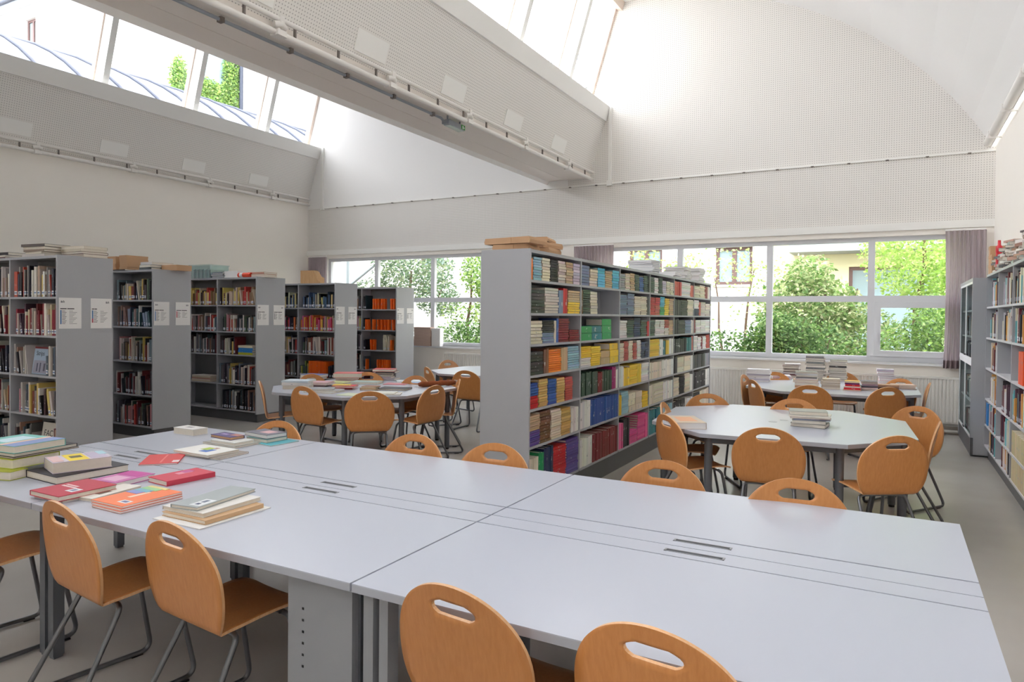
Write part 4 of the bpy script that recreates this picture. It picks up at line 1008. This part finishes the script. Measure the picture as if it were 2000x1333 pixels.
for q in range(3):
    dz = .0095*(q+1)
    book_px((180-2*(2-q), 976+6*(2-q)), (239-2*(2-q), 990+5.3*(2-q)), (355+2*(2-q), 961+5*(2-q)), D+dz, .009, (244, 132, 84) if q == 2 else (226, 150, 130), ['orange booklet at the bottom of the orange booklet pile', 'orange booklet in the middle of the orange booklet pile', 'orange booklet with rainbow print on top of its pile'][q],
            prints=() if q < 2 else ((.12, .25, .58, .85, (224, 228, 232), 'sticker'), (.15, .22, .64, .8, (110, 110, 150), 'sticker_code'), (.36, .72, .42, .52, (246, 214, 190), 'title'), (.55, .68, .0, .36, (140, 150, 206), 'rainbow_band'), (.68, .8, .0, .44, (120, 176, 196), 'rainbow_band'), (.8, .92, .0, .5, (160, 206, 150), 'rainbow_band'), (.92, 1, .0, .6, (226, 214, 140), 'rainbow_band')), pages='paper_white', **flat)
book_px((286, 932.5), (326, 941), (422.5, 922.5), D+.026, .026, (206, 62, 84), 'pinkish red hardback with its spine towards the desk edge', spine_seen=True, prints=((.45, .75, .55, .8, (226, 150, 170), 'title'), (.6, .8, .6, .9, (196, 90, 150), 'cover_print')), **flat)
book_px((285, 889), (270, 908), (345, 906), D+.007, .007, (214, 62, 60), 'thin red booklet lying across the desk joint', prints=((.1, .3, .0, .18, (232, 214, 216), 'sticker'), (.1, .9, .45, .5, (232, 120, 112), 'title')), pages='paper_white', **flat)
book_px((301, 1012), (390, 1034), (527, 991), D+.004, .004, (232, 232, 230), 'white paper sheaf at the bottom of the grey volume stack', pages='paper_white', name='paper_sheaf', cat='papers', group=gB)
book_px((311, 1001), (401, 1018), (519, 985), D+.005+.018, .018, (206, 170, 130), 'kraft paper folder in the grey volume stack', spine_seen=True, name='paper_folder', cat='folder', group=gB)
book_px((317, 988), (397, 1004), (510, 971), D+.0235+.018, .018, (222, 220, 216), 'white book under the grey volume', **flat)
book_px((332, 985), (385, 992), (500, 955), D+.042+.016, .016, (164, 172, 174), 'grey volume with white sticker topping its stack', prints=((.06, .34, .55, .95, (222, 226, 230), 'sticker'), (.1, .16, .66, .8, (70, 80, 110), 'sticker_code'), (.2, .3, .66, .8, (110, 120, 140), 'sticker_code')), **flat)
book_px((334, 835.6), (378, 840), (409, 836), D+.045, .045, (226, 224, 222), 'thick white book alone near the table corner', prints=((.4, .7, .3, .6, (150, 146, 150), 'cover_print'),), **flat)
book_px((404, 862), (461, 873), (503, 863), D+.012, .012, (176, 174, 166), 'grey booklet under the white book with purple book', **flat)
book_px((408, 859.6), (458, 866), (498, 859.6), D+.0125+.022, .022, (224, 226, 222), 'white book carrying a small purple paperback', **flat)
book_px((408, 849), (450, 855), (480, 851), D+.035+.02, .02, (90, 76, 128), 'small purple covered paperback with tan edges', prints=((.0, .4, .0, .5, (190, 130, 120), 'cover_print'), (.5, .8, .3, .6, (170, 150, 200), 'title')), pages='kraft', **flat)
book_px((484, 862), (529, 871), (582, 861), D+.006, .006, (92, 182, 196), 'thin turquoise folder under two thick books', name='paper_folder', cat='folder', group=gB)
book_px((483, 853), (521, 859.5), (559, 852), D+.0065+.024, .024, (110, 150, 150), 'grey green hardback between turquoise folder and picture book', **flat)
book_px((480, 842.8), (521, 850.8), (559, 844.4), D+.031+.026, .026, (120, 118, 130), 'grey picture book with pink print atop the turquoise folder', prints=((.2, .6, .2, .7, (214, 172, 178), 'cover_print'),), pages='paper_white', **flat)
book_px((360, 884), (428, 896), (477, 882), D+.010, .010, (150, 142, 134), 'grey brown large booklet under the white blue-printed book', **flat)
book_px((343, 878), (406, 890), (463, 877.5), D+.0105+.014, .014, (232, 232, 228), 'large white book with blue and green splash print', prints=((.28, .5, .4, .75, (80, 120, 196), 'cover_print'), (.42, .62, .25, .55, (180, 204, 80), 'cover_print'), (.36, .46, .2, .32, (176, 140, 120), 'cover_print')), **flat)

def stack(px, py, z0, books, where, group, ang=0, jitter=.012, ja=4, pages='paper', name='book'):
    c = onz(px, py, z0).to_2d(); z = z0+.0005; n = len(books)
    for i, (w, h, t, col, ty) in enumerate(books):
        a = R(ang+random.uniform(-ja, ja)); hd = Vector((math.cos(a), math.sin(a))); dd = Vector((-hd.y, hd.x))
        pos = 'topmost' if (i == n-1 and n > 1) else ORD[i]
        lab = f'{nameof(col)} {ty}, {pos} of {where}' if n > 1 else f'{nameof(col)} {ty}, {where}'
        cc = c+Vector((random.uniform(-jitter, jitter), random.uniform(-jitter, jitter)))
        flat_book(cc, hd, dd if random.random() < .6 else -dd, t, w, h, z, jit(col, 6), lab, group, pages=pages, name=name, cover='book_cover' if t > .02 else 'tinted'); z += t+.0006
def many(n, w, h, t, cols, ty): return [(w*random.uniform(.96, 1.03), h*random.uniform(.96, 1.03), t*random.uniform(.85, 1.15), cols[i % len(cols)], ty) for i in range(n)]
WHT, CRM, GRY, DGR = (226, 224, 224), (216, 204, 182), (150, 148, 148), (84, 80, 80)
gR = 'books on the open octagonal table'
book_px((1304, 812), (1322, 826), (1379, 826), D+.05, .05, (206, 190, 170), 'thick open-topped book alone on the octagonal table', prints=((.2, .8, .2, .8, (226, 170, 130), 'cover_print'),), pages='paper_white', group=gR)
stack(1581, 833, TZ, [(.26, .2, .03, (110, 110, 106), 'hardback'), (.25, .19, .026, (190, 186, 182), 'book'), (.27, .2, .012, (150, 160, 180), 'magazine'), (.3, .21, .014, (196, 180, 172), 'magazine'), (.3, .22, .012, (214, 208, 204), 'magazine'), (.28, .21, .03, (150, 156, 150), 'picture book')], 'the stack on the open octagonal table', gR, 2, .015, 12)
gF = 'books stacked on the table by the radiator'
stack(1482, 745, TZ, many(8, .3, .22, .021, [WHT, (196, 192, 204), WHT], 'paperback'), 'the white paperback stack by the radiator', gF, 4, pages='paper_white')
stack(1526, 741, TZ, many(3, .25, .2, .02, [WHT, (222, 196, 200)], 'paperback'), 'the low white pile by the radiator', gF, 10, pages='paper_white')
stack(1546, 736, TZ, many(9, .22, .18, .022, [(190, 176, 176), (120, 70, 76), (206, 196, 196)], 'book'), 'the red-edged stack by the radiator', gF, 5)
stack(1592, 743, TZ, many(13, .24, .19, .026, [GRY, (176, 168, 162), DGR], 'hardback'), 'the tallest grey stack', gF, 2)
stack(1574, 757, TZ, [(.27, .2, .03, (190, 150, 120), 'hardback'), (.28, .2, .034, (196, 190, 196), 'hardback'), (.28, .2, .034, (206, 160, 130), 'hardback')]+many(5, .25, .18, .02, [WHT, GRY, (186, 184, 180)], 'book'), 'the stack before the tallest grey stack', gF, 4)
stack(1636, 744, TZ, many(11, .22, .17, .027, [(176, 168, 162), DGR, (196, 188, 180)], 'hardback'), 'the dark-spined tall stack', gF, 3)
stack(1623, 760, TZ, many(5, .2, .16, .024, [(206, 192, 174), (190, 176, 160)], 'paperback'), 'the tan paperback pile', gF, 8)
stack(1664, 763, TZ, [(.2, .15, .012, (200, 160, 110), 'paperback'), (.18, .14, .026, (206, 36, 40), 'paperback'), (.19, .14, .014, (226, 220, 214), 'paperback'), (.16, .13, .022, (206, 30, 36), 'paperback'), (.16, .13, .018, (110, 40, 120), 'paperback'), (.16, .13, .022, (240, 190, 30), 'paperback')], 'the red and yellow paperback pile', gF, 2, .006)
stack(1697, 763, TZ, many(6, .18, .14, .02, [(150, 130, 140), (190, 120, 130), (110, 110, 124)], 'paperback'), 'the mauve paperback pile', gF, 3)
stack(1730, 748, TZ, many(6, .2, .15, .03, [(226, 190, 196), (214, 176, 180), (200, 190, 206)], 'book'), 'the pale pink stack', gF, 3, pages='paper_white')
stack(1733, 763, TZ, [(.22, .16, .03, (30, 40, 76), 'paperback'), (.24, .17, .02, (150, 110, 90), 'magazine'), (.24, .17, .02, (176, 130, 104), 'magazine')], 'the brown magazine pile', gF, 5)
stack(1763, 760, TZ, many(4, .26, .19, .014, [(214, 206, 200), (190, 160, 150)], 'magazine'), 'the pale magazine pile at the table edge', gF, 12)
gL = 'books scattered on the left octagonal table'
stack(584, 759, TZ, [(.3, .24, .045, (222, 214, 196), 'thick book'), (.32, .25, .03, (226, 222, 216), 'book'), (.32, .24, .02, (196, 208, 214), 'book')], 'the pale pile on the scattered table', gL, 30, .02, 10)
stack(613, 741, TZ, [(.28, .22, .03, (214, 206, 200), 'book'), (.29, .22, .035, (110, 124, 176), 'book')], 'the blue-topped pile on the scattered table', gL, 20)
stack(678, 743, TZ, [(.28, .22, .022, (206, 150, 140), 'book'), (.3, .24, .02, (196, 130, 120), 'book'), (.36, .28, .055, (222, 120, 116), 'large book')], 'the pink-topped pile on the scattered table', gL, 28, .02, 8)
stack(752, 742, TZ, [(.3, .22, .025, (206, 196, 204), 'book'), (.28, .2, .022, (190, 176, 186), 'book'), (.28, .21, .026, (96, 92, 94), 'hardback'), (.26, .2, .02, (170, 160, 166), 'book'), (.26, .2, .02, (120, 110, 114), 'hardback'), (.28, .21, .03, (206, 70, 60), 'hardback')], 'the tall pile on the scattered table', gL, 24, .03, 8)
stack(622, 754, TZ, [(.28, .2, .02, (150, 120, 120), 'magazine'), (.3, .22, .018, (206, 170, 174), 'magazine'), (.3, .21, .012, (222, 180, 184), 'magazine')], 'the pinkish magazine pile', gL, 26, .02, 10)
stack(632, 766, TZ, [(.36, .26, .012, (206, 202, 200), 'magazine'), (.32, .24, .012, (176, 174, 176), 'magazine'), (.28, .2, .014, (160, 160, 164), 'magazine')], 'the grey magazine pile', gL, 22, .04, 15)
stack(672, 760, TZ, [(.22, .18, .02, (150, 60, 56), 'book'), (.26, .2, .02, (222, 62, 60), 'book')], 'the red pair of books on the scattered table', gL, 30, .01, 10)
flat_book(onz(668, 752.5, .775).to_2d(), (.8, .5), (-.5, .8), .008, .2, .14, TZ+.0425, (240, 206, 70), 'thin yellow booklet lying on the red pair of books', gL)
stack(724, 762, TZ, [(.2, .14, .014, (190, 150, 120), 'pocket book'), (.19, .14, .016, (206, 176, 146), 'pocket book'), (.18, .13, .012, (170, 120, 90), 'pocket book')], 'the little tan pile on the scattered table', gL, 15, .02, 12)
stack(717, 750, TZ, [(.34, .24, .03, (176, 196, 190), 'picture book')], 'pale green on the scattered table', gL, 20)
stack(769, 761, TZ, [(.34, .24, .018, (46, 46, 50), 'picture book')], 'with the dark cover alone on the scattered table', gL, 15)
stack(752, 770, TZ, [(.32, .24, .01, (222, 220, 210), 'magazine'), (.3, .22, .008, (232, 230, 222), 'magazine')], 'the open cream magazines by the table edge', gL, 25, .03, 12)
stack(690, 772, TZ, [(.3, .22, .006, (214, 220, 196), 'leaflet')], 'pale lying flat at the table edge', gL, 10)
stack(775, 751, TZ, [(.28, .2, .006, (214, 140, 150), 'leaflet')], 'pinkish lying flat on the scattered table', gL, 20)
stack(660, 748, TZ, [(.28, .2, .012, (210, 214, 150), 'magazine')], 'yellow green under the pink-topped pile edge', gL, 12)
stack(822, 749, TZ, [(.36, .25, .006, (150, 176, 214), 'leaflet')], 'blue printed beside the furry roll', gL, 30)
stack(800, 745, TZ, [(.34, .25, .006, (228, 230, 234), 'leaflet')], 'white printed beside the tall pile', gL, 40)
# furry brown roll with a white tuft
P0, P1 = onz(818, 757, TZ), onz(889, 753, TZ); t = empty('fur_roll', (P0.x, P0.y, TZ)); tag(t, 'brown furry roll with a white tufted end on the scattered table', 'toy')
v = (P1-P0); b = MB(); pts = [v*(k/10)+Vector((0, 0, .034+.004*math.sin(k*2.1))) for k in range(11)]
b.tube(pts, [.02, .033, .034, .033, .035, .033, .034, .032, .033, .03, .022], 12)
vv = b.v; b.v = [(x+random.uniform(-.003, .003), y+random.uniform(-.003, .003), max(.001, z+random.uniform(-.003, .003))) for x, y, z in vv]; b.build('fur_body', base('fur', (150, 80, 44), .9, noise=.25, nscale=60), t)
b = MB()
for k in range(800):
    u = random.uniform(.7, 1.03); c = v*u+Vector((0, 0, .034)); d = Vector((random.gauss(0, 1), random.gauss(0, 1), random.gauss(.2, 1))).normalized()*random.uniform(.025, .042)+v.normalized()*random.uniform(0, .04)
    q = d.cross(Vector((.3, .2, 1)))* 1.0; q = q.normalized()*.006; e = c+d; e.z = max(.002, e.z); b.add([c+q, c-q, e], [(0, 1, 2)])
o = b.build('tuft', base('fur_white', (224, 214, 204), .95), t); o['kind'] = 'stuff'

# ---- on top of the bookcases
gT = 'books lying on top of the bookcases'
H1 = LC[0][3]
def topstack(px, Y, z0, books, where, group=gT, ang=0, **k):
    p = ony(px, 500, Y); c = Vector((p.x, Y)); a = onz; z = z0
    z = z0-.004; n = len(books)
    for i, (w, h, t, col, ty) in enumerate(books):
        an = R(ang+random.uniform(-6, 6)); hd = Vector((math.cos(an), math.sin(an))); dd = Vector((-hd.y, hd.x)); pos = 'topmost' if (i == n-1 and n > 1) else ORD[i]
        flat_book(c+Vector((random.uniform(-.015, .015), random.uniform(-.01, .01))), hd, dd if i % 2 else -dd, t, w, h, z, jit(col, 6), f'{nameof(col)} {ty}, {pos} of {where}', group, **k); z += t+.0006
topstack(92, 3.93, H1, [(.36, .26, .03, (206, 200, 194), 'book'), (.3, .24, .022, (190, 182, 170), 'book'), (.32, .25, .02, (150, 136, 124), 'book'), (.34, .26, .028, (170, 150, 130), 'book'), (.36, .26, .026, (92, 86, 84), 'hardback')], 'the old book pile with a dark cover on top')
topstack(165, 4.1, H1, [(.34, .25, .03, (196, 186, 172), 'book'), (.36, .26, .022, (90, 60, 56), 'book'), (.36, .26, .028, (206, 196, 176), 'book'), (.34, .25, .028, (210, 200, 186), 'book')], 'the pale old book pile over the posters')
topstack(22, 3.95, H1, [(.28, .22, .02, (96, 50, 56), 'book'), (.28, .22, .02, (190, 182, 176), 'book'), (.32, .24, .03, (60, 54, 56), 'hardback')], 'the old book pile beyond the dark-topped pile')
H2 = LC[1][3]
def boxpile(px, Y, z0, dims, lab, n, name='cardboard_box', cat='box', mat='kraft', gap=.001, group='tan cardboard boxes'):
    p = ony(px, 520, Y); z = z0-.004
    for i in range(n):
        w, d, h = dims; t = empty(name, (p.x+random.uniform(-.008, .008), Y+random.uniform(-.006, .006), z), R(random.uniform(-2, 2)))
        tag(t, f'{lab}, {"topmost" if i == n-1 else ORD[i]} of its pile' if n > 1 else lab, cat, group)
        b = MB(); b.box(-w/2+.002, w/2-.002, -d/2+.002, d/2-.002, 0, h-.008); b.build('body', mat, t)
        b = MB(); b.box(-w/2, w/2, -d/2, d/2, h*.55, h); b.build('lid', mat, t); z += h+gap
boxpile(238, 5.72, H2, (.2, .3, .048), 'tan cardboard box beside the black binders', 4); boxpile(262, 5.72, H2, (.16, .3, .05), 'tan cardboard box touching the white-spined binders', 4)
topstack(305, 5.75, H2, [(.24, .3, .035, (96, 100, 104), 'binder'), (.24, .3, .035, (90, 96, 100), 'binder'), (.25, .3, .035, (206, 206, 204), 'binder')], 'the binder pile between cardboard box and brown box', ang=0, name='binder', cat='binder')
boxpile(346, 5.85, H2, (.3, .22, .07), 'single reddish brown box file at the end of the case', 1)
topstack(248, 5.6, H2, [(.3, .2, .012, (40, 40, 44), 'magazine')], 'loose magazines before the cardboard boxes')
# clear plastic box with papers
H3 = LC[2][3]; p = ony(404, 540, 7.3); t = empty('plastic_box', (p.x, 7.34, H3-.004)); tag(t, 'clear plastic storage box full of papers on the bookcase', 'box')
b = MB(); W_, D2, hh = .48, .34, .2
for a in ((-W_/2, W_/2, -D2/2, -D2/2+.004), (-W_/2, W_/2, D2/2-.004, D2/2), (-W_/2, -W_/2+.004, -D2/2, D2/2), (W_/2-.004, W_/2, -D2/2, D2/2)): b.box(*a, 0, hh)
b.box(-W_/2, W_/2, -D2/2, D2/2, 0, .004); b.build('tub', 'plastic', t)
b = MB(); b.box(-W_/2-.01, W_/2+.01, -D2/2-.01, D2/2+.01, hh, hh+.015); b.build('lid', 'plastic', t)
for k in range(14):
    b = MB(); x = -W_/2+.02+k*.031; b.box(x, x+.024, -.13, .13, .006, .13+.03*((k*7) % 3)/3); b.build('papers', ['paper_white', 'shelf', 'clear_box'][k % 3], t)
topstack(437, 7.25, H3, many(7, .26, .22, .012, [(150, 160, 176), (170, 178, 190)], 'magazine'), 'the blue grey magazine pile by the clear box')
boxpile(463, 7.26, H3, (.3, .22, .1), 'white paper packet beside the orange cardboard tube', 1, 'paper_packet', 'packet', 'paper_white', group=None)
topstack(513, 7.3, H3, [(.34, .25, .02, (222, 214, 206), 'book'), (.33, .24, .024, (196, 150, 136), 'book'), (.34, .25, .03, (200, 150, 130), 'book')], 'the pile at the end of the clear-box case')
q = ony(482, 540, 7.2); t = empty('cardboard_tube', (q.x, 7.17, H3-.004)); tag(t, 'orange red tube with pale label lying before the end pile', 'tube')
b = MB(); b.tube([(-.13, 0, .036), (.13, 0, .036)], .035, 14); b.build('tube', base('orange_red', (226, 74, 44), .5), t)
b = MB(); b.tube([(-.09, 0, .036), (-.03, 0, .036)], .0356, 14, 0, False, False); b.build('label', 'label_white', t)
# birch file holder
H4 = LC[3][3]; q = ony(607, 545, 8.95); t = empty('file_holder', (q.x, 9.0, H4-.004)); tag(t, 'birch wood magazine holder with a sloping side', 'holder')
for x in (-.15, -.01, .13):
    b = MB(); b.prism([(-.13, 0), (.13, 0), (.13, .11), (.06, .13), (0, .21), (-.05, .225), (-.13, .225)], x, x+.012, 'x'); b.build('side_panel', 'birch', t)
b = MB(); b.box(-.15, .142, -.142, -.13, 0, .225); b.build('front_panel', 'birch', t)
b = MB(); b.prism([(.142, 0), (.3, 0), (.3, .03), (.24, .06), (.2, .15), (.16, .215), (.142, .225)], -.14, -.128, 'y'); b.build('sloping_panel', 'birch', t)
b = MB(); b.box(-.15, .3, -.13, .13, 0, .01); b.build('base', 'birch', t)
topstack(745, 10.7, LC[4][3], [(.4, .28, .008, (170, 166, 164), 'magazine'), (.3, .22, .01, (90, 80, 76), 'magazine')], 'the flat magazines on the orange-folder case')
# tan archive boxes on the window sill
q = ony(828, 650, YF-.03)
for i in range(6):
    t = empty('archive_box', (q.x+random.uniform(-.008, .008), YF-.005, ZS+.001+i*.0625)); tag(t, f'flat tan archive box, {"topmost" if i == 5 else ORD[i]} of six on the window sill', 'box', 'tan archive boxes on the sill')
    b = MB(); b.box(-.2, .2, -.085, .055, 0, .06); b.build('body', base('tan_box', (190, 164, 150), .8), t)
    b = MB(); b.box(-.204, .204, -.089, .057, .035, .061); b.build('lid', 'tan_box', t)
q2 = ony(855, 655, YF); t = empty('white_box', (q2.x, YF-.0, ZS+.001)); tag(t, 'upright white box on the sill beside the tan boxes', 'box')
b = MB(); b.box(-.1, .1, -.07, .05, 0, .35); b.build('body', 'paper_white', t); b = MB(); b.box(-.104, .104, -.074, .054, .3, .355); b.build('lid', 'paper_white', t)
# parcels and paper on the central case
ZC = CHH-.005+.0005
def parcel(px, Y, z, w, d, h, lab, rz=0):
    q = onx(px, 480, CX-.2); t = empty('paper_parcel', (CX-.22, Y, z), R(rz)); tag(t, lab, 'parcel', 'brown paper parcels on the central bookcase')
    b = MB(); b.prism([(-w/2, 0), (w/2, 0), (w/2+.006, h*.5), (w/2-.004, h), (-w/2+.004, h*.94), (-w/2-.006, h*.4)], -d/2, d/2, 'y'); b.build('wrapping', 'kraft', t)
    b = MB(); b.box(-w*.1, w*.1, -d/2-.004, -d/2-.0005, 0, h*.9); b.build('flap', 'kraft', t)
parcel(1000, 4.98, ZC, .30, .26, .05, 'brown paper parcel lowest at the end panel of the central case', 6)
parcel(1000, 4.97, ZC+.052, .42, .27, .05, 'wide brown paper parcel lying over the end panel parcel', -4)
parcel(1050, 5.32, ZC, .36, .28, .05, 'brown paper parcel under the crumpled parcel', 4)
parcel(1050, 5.34, ZC+.052, .34, .3, .045, 'crumpled brown paper parcel topping the pile', -8)
parcel(1060, 5.3, ZC+.1, .3, .3, .035, 'small brown paper parcel topmost on the central case', 12)
def ctop(Y, n, w, cols, where, dx=-.2):
    z = ZC
    for i in range(n):
        a = R(random.uniform(-5, 5)); hd = Vector((math.cos(a), math.sin(a))); dd = Vector((-hd.y, hd.x)); t_ = random.uniform(.018, .026)
        flat_book(Vector((CX+dx, Y))+Vector((random.uniform(-.015, .015), random.uniform(-.015, .015))), hd, dd, t_, w, .28, z, jit(cols[i % len(cols)], 6), f'{nameof(cols[i % len(cols)])} magazine, {"topmost" if i == n-1 else ORD[i]} of {where}', gT, pages='paper_white', name='magazine', cat='magazine'); z += t_+.0006
ctop(8.15, 7, .3, [(186, 190, 200), (206, 208, 212)], 'the bluish pile on the central bookcase', -.17)
ctop(9.1, 3, .3, [(206, 206, 208)], 'the low pile on the central bookcase', -.17)
ctop(9.75, 8, .3, [(210, 204, 198), (190, 184, 180)], 'the nearer pale pile on the central bookcase')
ctop(10.45, 9, .34, [(206, 200, 194), (170, 166, 164)], 'the end pile on the central bookcase')
# boxes and heaps on the right wall case
ZR = 2.1255
for i in range(2):
    for j in range(3):
        if i == 1 and j == 2: continue
        t = empty('cardboard_box', (RX+.11, 9.62-.16*i, ZR+j*.105)); tag(t, f'tan cardboard box in the {["lower", "middle", "upper"][j]} layer by the corner curtain, {["wall-end", "room-end"][i]} column', 'box', 'tan cardboard boxes')
        b = MB(); b.box(-.1, .1, -.075, .075, 0, .1); b.build('body', 'kraft', t); b = MB(); b.box(-.103, .103, -.077, .077, .07, .103); b.build('lid', 'kraft', t)
HEAP = [(206, 196, 190), (150, 110, 90), (222, 214, 206), (90, 84, 86), (176, 190, 180), (190, 150, 130), (60, 56, 60), (226, 222, 216)]
hk = 0
for k, Y in enumerate((9.22, 8.97, 8.7, 8.45, 8.2, 7.95, 7.7, 7.45, 7.2, 6.95, 6.7)):
    z = ZR; n = 6+(k*5) % 4
    for i in range(n):
        t_ = random.uniform(.016, .04); a = R(90+random.uniform(-22, 22)); hd = Vector((math.cos(a), math.sin(a))); dd = Vector((-hd.y, hd.x)); col = HEAP[hk % 8]; hk += 1
        flat_book((RX+.11+random.uniform(-.02, .02), Y+random.uniform(-.02, .02)), hd, dd, t_, .21, .16, z, jit(col, 8), f'{nameof(col)} book, {"topmost" if i == n-1 else ORD[i]} in heap {["one", "two", "three", "four", "five", "six", "seven", "eight", "nine", "ten", "eleven"][k]} from the cardboard boxes', 'books heaped on the right wall bookcase'); z += t_+.0006
t = empty('red_figure', (RX+.04, 9.07, ZR+.0)); tag(t, 'small red bottle-shaped object among the heaped books', 'ornament')
b = MB(); b.tube([(0, 0, .19), (0, 0, .21), (0, 0, .26), (0, 0, .28), (0, 0, .33)], [.03, .034, .032, .016, .014], 10); b.tube([(0, 0, 0), (0, 0, .19)], .03, 8); b.build('body', base('bright_red', (206, 36, 50), .4), t)

# ---- posters on the end panels
def poster(X, y0, z0, logo_right, title_w, nrow, key, lab, redfrom=99):
    """A4 sheet taped flat to an end panel (facing +X)"""
    t = empty('shelf_guide', (X+.0012, y0, z0)); tag(t, lab, 'poster', 'white shelf guides on the bookcase ends')
    b = MB(); b.box(0, .0006, 0, .21, 0, .297); b.build('sheet', 'paper_white', t)
    def ln(y, z, w, h, mt, nm): q = MB(); q.box(.0006, .0011, y, y+w, z, z+h); return q.build(nm, mt, t)
    lx = .145 if logo_right else .012
    b = MB()
    for k in range(5): b.add([(.001, lx+.004+k*.007, .262+(k % 2)*.006), (.001, lx+.012+k*.007, .272-(k % 3)*.007), (.001, lx+.016+k*.006, .25+(k % 2)*.008), (.001, lx+.006+k*.008, .246)], [(0, 1, 2, 3)])
    b.build('logo', 'print_grey', t)
    ln(.012, .187, title_w*.45, .009, 'print_black', 'title'); ln(.012+title_w*.5, .187, title_w*.5, .009, 'print_black', 'title')
    for r in range(nrow):
        z = .165-r*.0135
        ln(.012, z, .012, .0128, key if r < redfrom else 'print_red', 'colour_key'); ln(.028, z+.003, .03+.012*((r*5) % 3)/2, .004, 'print_black', 'text_line'); ln(.095, z+.003, .035+.05*((r*7) % 4)/4, .004, 'print_grey', 'text_line')
desc = ['long bookcase', 'cardboard box bookcase', 'clear box bookcase', 'file holder bookcase', 'orange folder bookcase']
for k, (lab, xe, yf, hh, lv) in enumerate(LC):
    zz = 1.43 if k < 2 else 1.42
    keys = [('print_blue', 'print_blue'), ('print_blue', 'print_red'), ('print_grey', 'print_grey'), ('print_grey', 'print_grey'), ('print_grey', 'print_grey')][k]
    poster(xe, yf+.015, zz, False, .13 if k == 0 else .12, (10, 9, 7, 8, 8)[k], keys[0], f'white shelf guide on the {desc[k]} end, edge by the open shelves')
    poster(xe, yf+.54-.225, zz, True, .05 if k == 0 else .15, (9, 6, 7, 7, 6)[k], keys[1], f'white shelf guide on the {desc[k]} end, edge away from its open shelves', 6 if k == 0 else 99)

# ---- two picture books facing out of the long bookcase
def lettering(txt, size, parent, loc, rot, mat, nm):
    cu = bpy.data.curves.new(nm, 'FONT'); cu.body = txt; cu.size = size; cu.extrude = .0003
    tmp = bpy.data.objects.new('tmp', cu); COL.objects.link(tmp); bpy.context.view_layer.update()
    me = bpy.data.meshes.new_from_object(tmp.evaluated_get(bpy.context.evaluated_depsgraph_get())); bpy.data.objects.remove(tmp)
    me.materials.clear(); me.materials.append(M[mat]); o = link(nm, me, parent); o.location = loc; o.rotation_euler = rot; return o
def faceout(xc, z, w, h, col, lab, title, tsize, tz, band, tilt=-8, rz=0):
    t = empty('picture_book', (xc, 3.79, z+.004)); tag(t, lab, 'book', 'picture books facing outwards'); t.rotation_euler = (R(tilt), 0, 0)
    b = MB(); b.box(-w/2, w/2, 0, .003, 0, h); b.box(-w/2, w/2, .013, .016, 0, h); b.box(-w/2-.003, -w/2, 0, .016, 0, h); o = b.build('cover', 'tinted', t); o.color = (*lin(col), 1)
    b = MB(); b.box(-w/2, w/2-.003, .003, .013, .003, h-.003); b.build('page_block', 'paper', t)
    lettering(title, tsize, t, (-w*.36, -.001, tz), (math.pi/2, 0, 0), 'print_black', 'title')
    for ib, (u0, u1, v0, v1, c, nm) in enumerate(band):
        q = MB(); q.box(-w/2+w*u0, -w/2+w*u1, -.0006-.0004*ib, 0, h*v0, h*v1); k = q.build(nm, 'tinted', t); k.color = (*lin(c), 1)
xa = ony(68, 700, 3.75).x
faceout(xa, .972, .27, .27, (158, 176, 196), 'pale blue picture book facing out on the long bookcase', 'Strips', .062, .185, ((.05, .95, .04, .5, (150, 150, 166), 'cover_picture'), (.25, .33, .1, .4, (80, 80, 100), 'cover_figure'), (.45, .52, .08, .42, (80, 80, 100), 'cover_figure'), (.7, .8, .12, .4, (90, 86, 100), 'cover_figure'), (0, 1, .93, 1, (120, 30, 36), 'cover_band')))
xb = ony(82, 840, 3.75).x
faceout(xb, .202, .25, .30, (206, 200, 190), 'cream picture book lettered in capitals on the bottom shelf', 'FAC', .085, .17, ((.1, .9, .04, .3, (190, 182, 170), 'cover_picture'),))
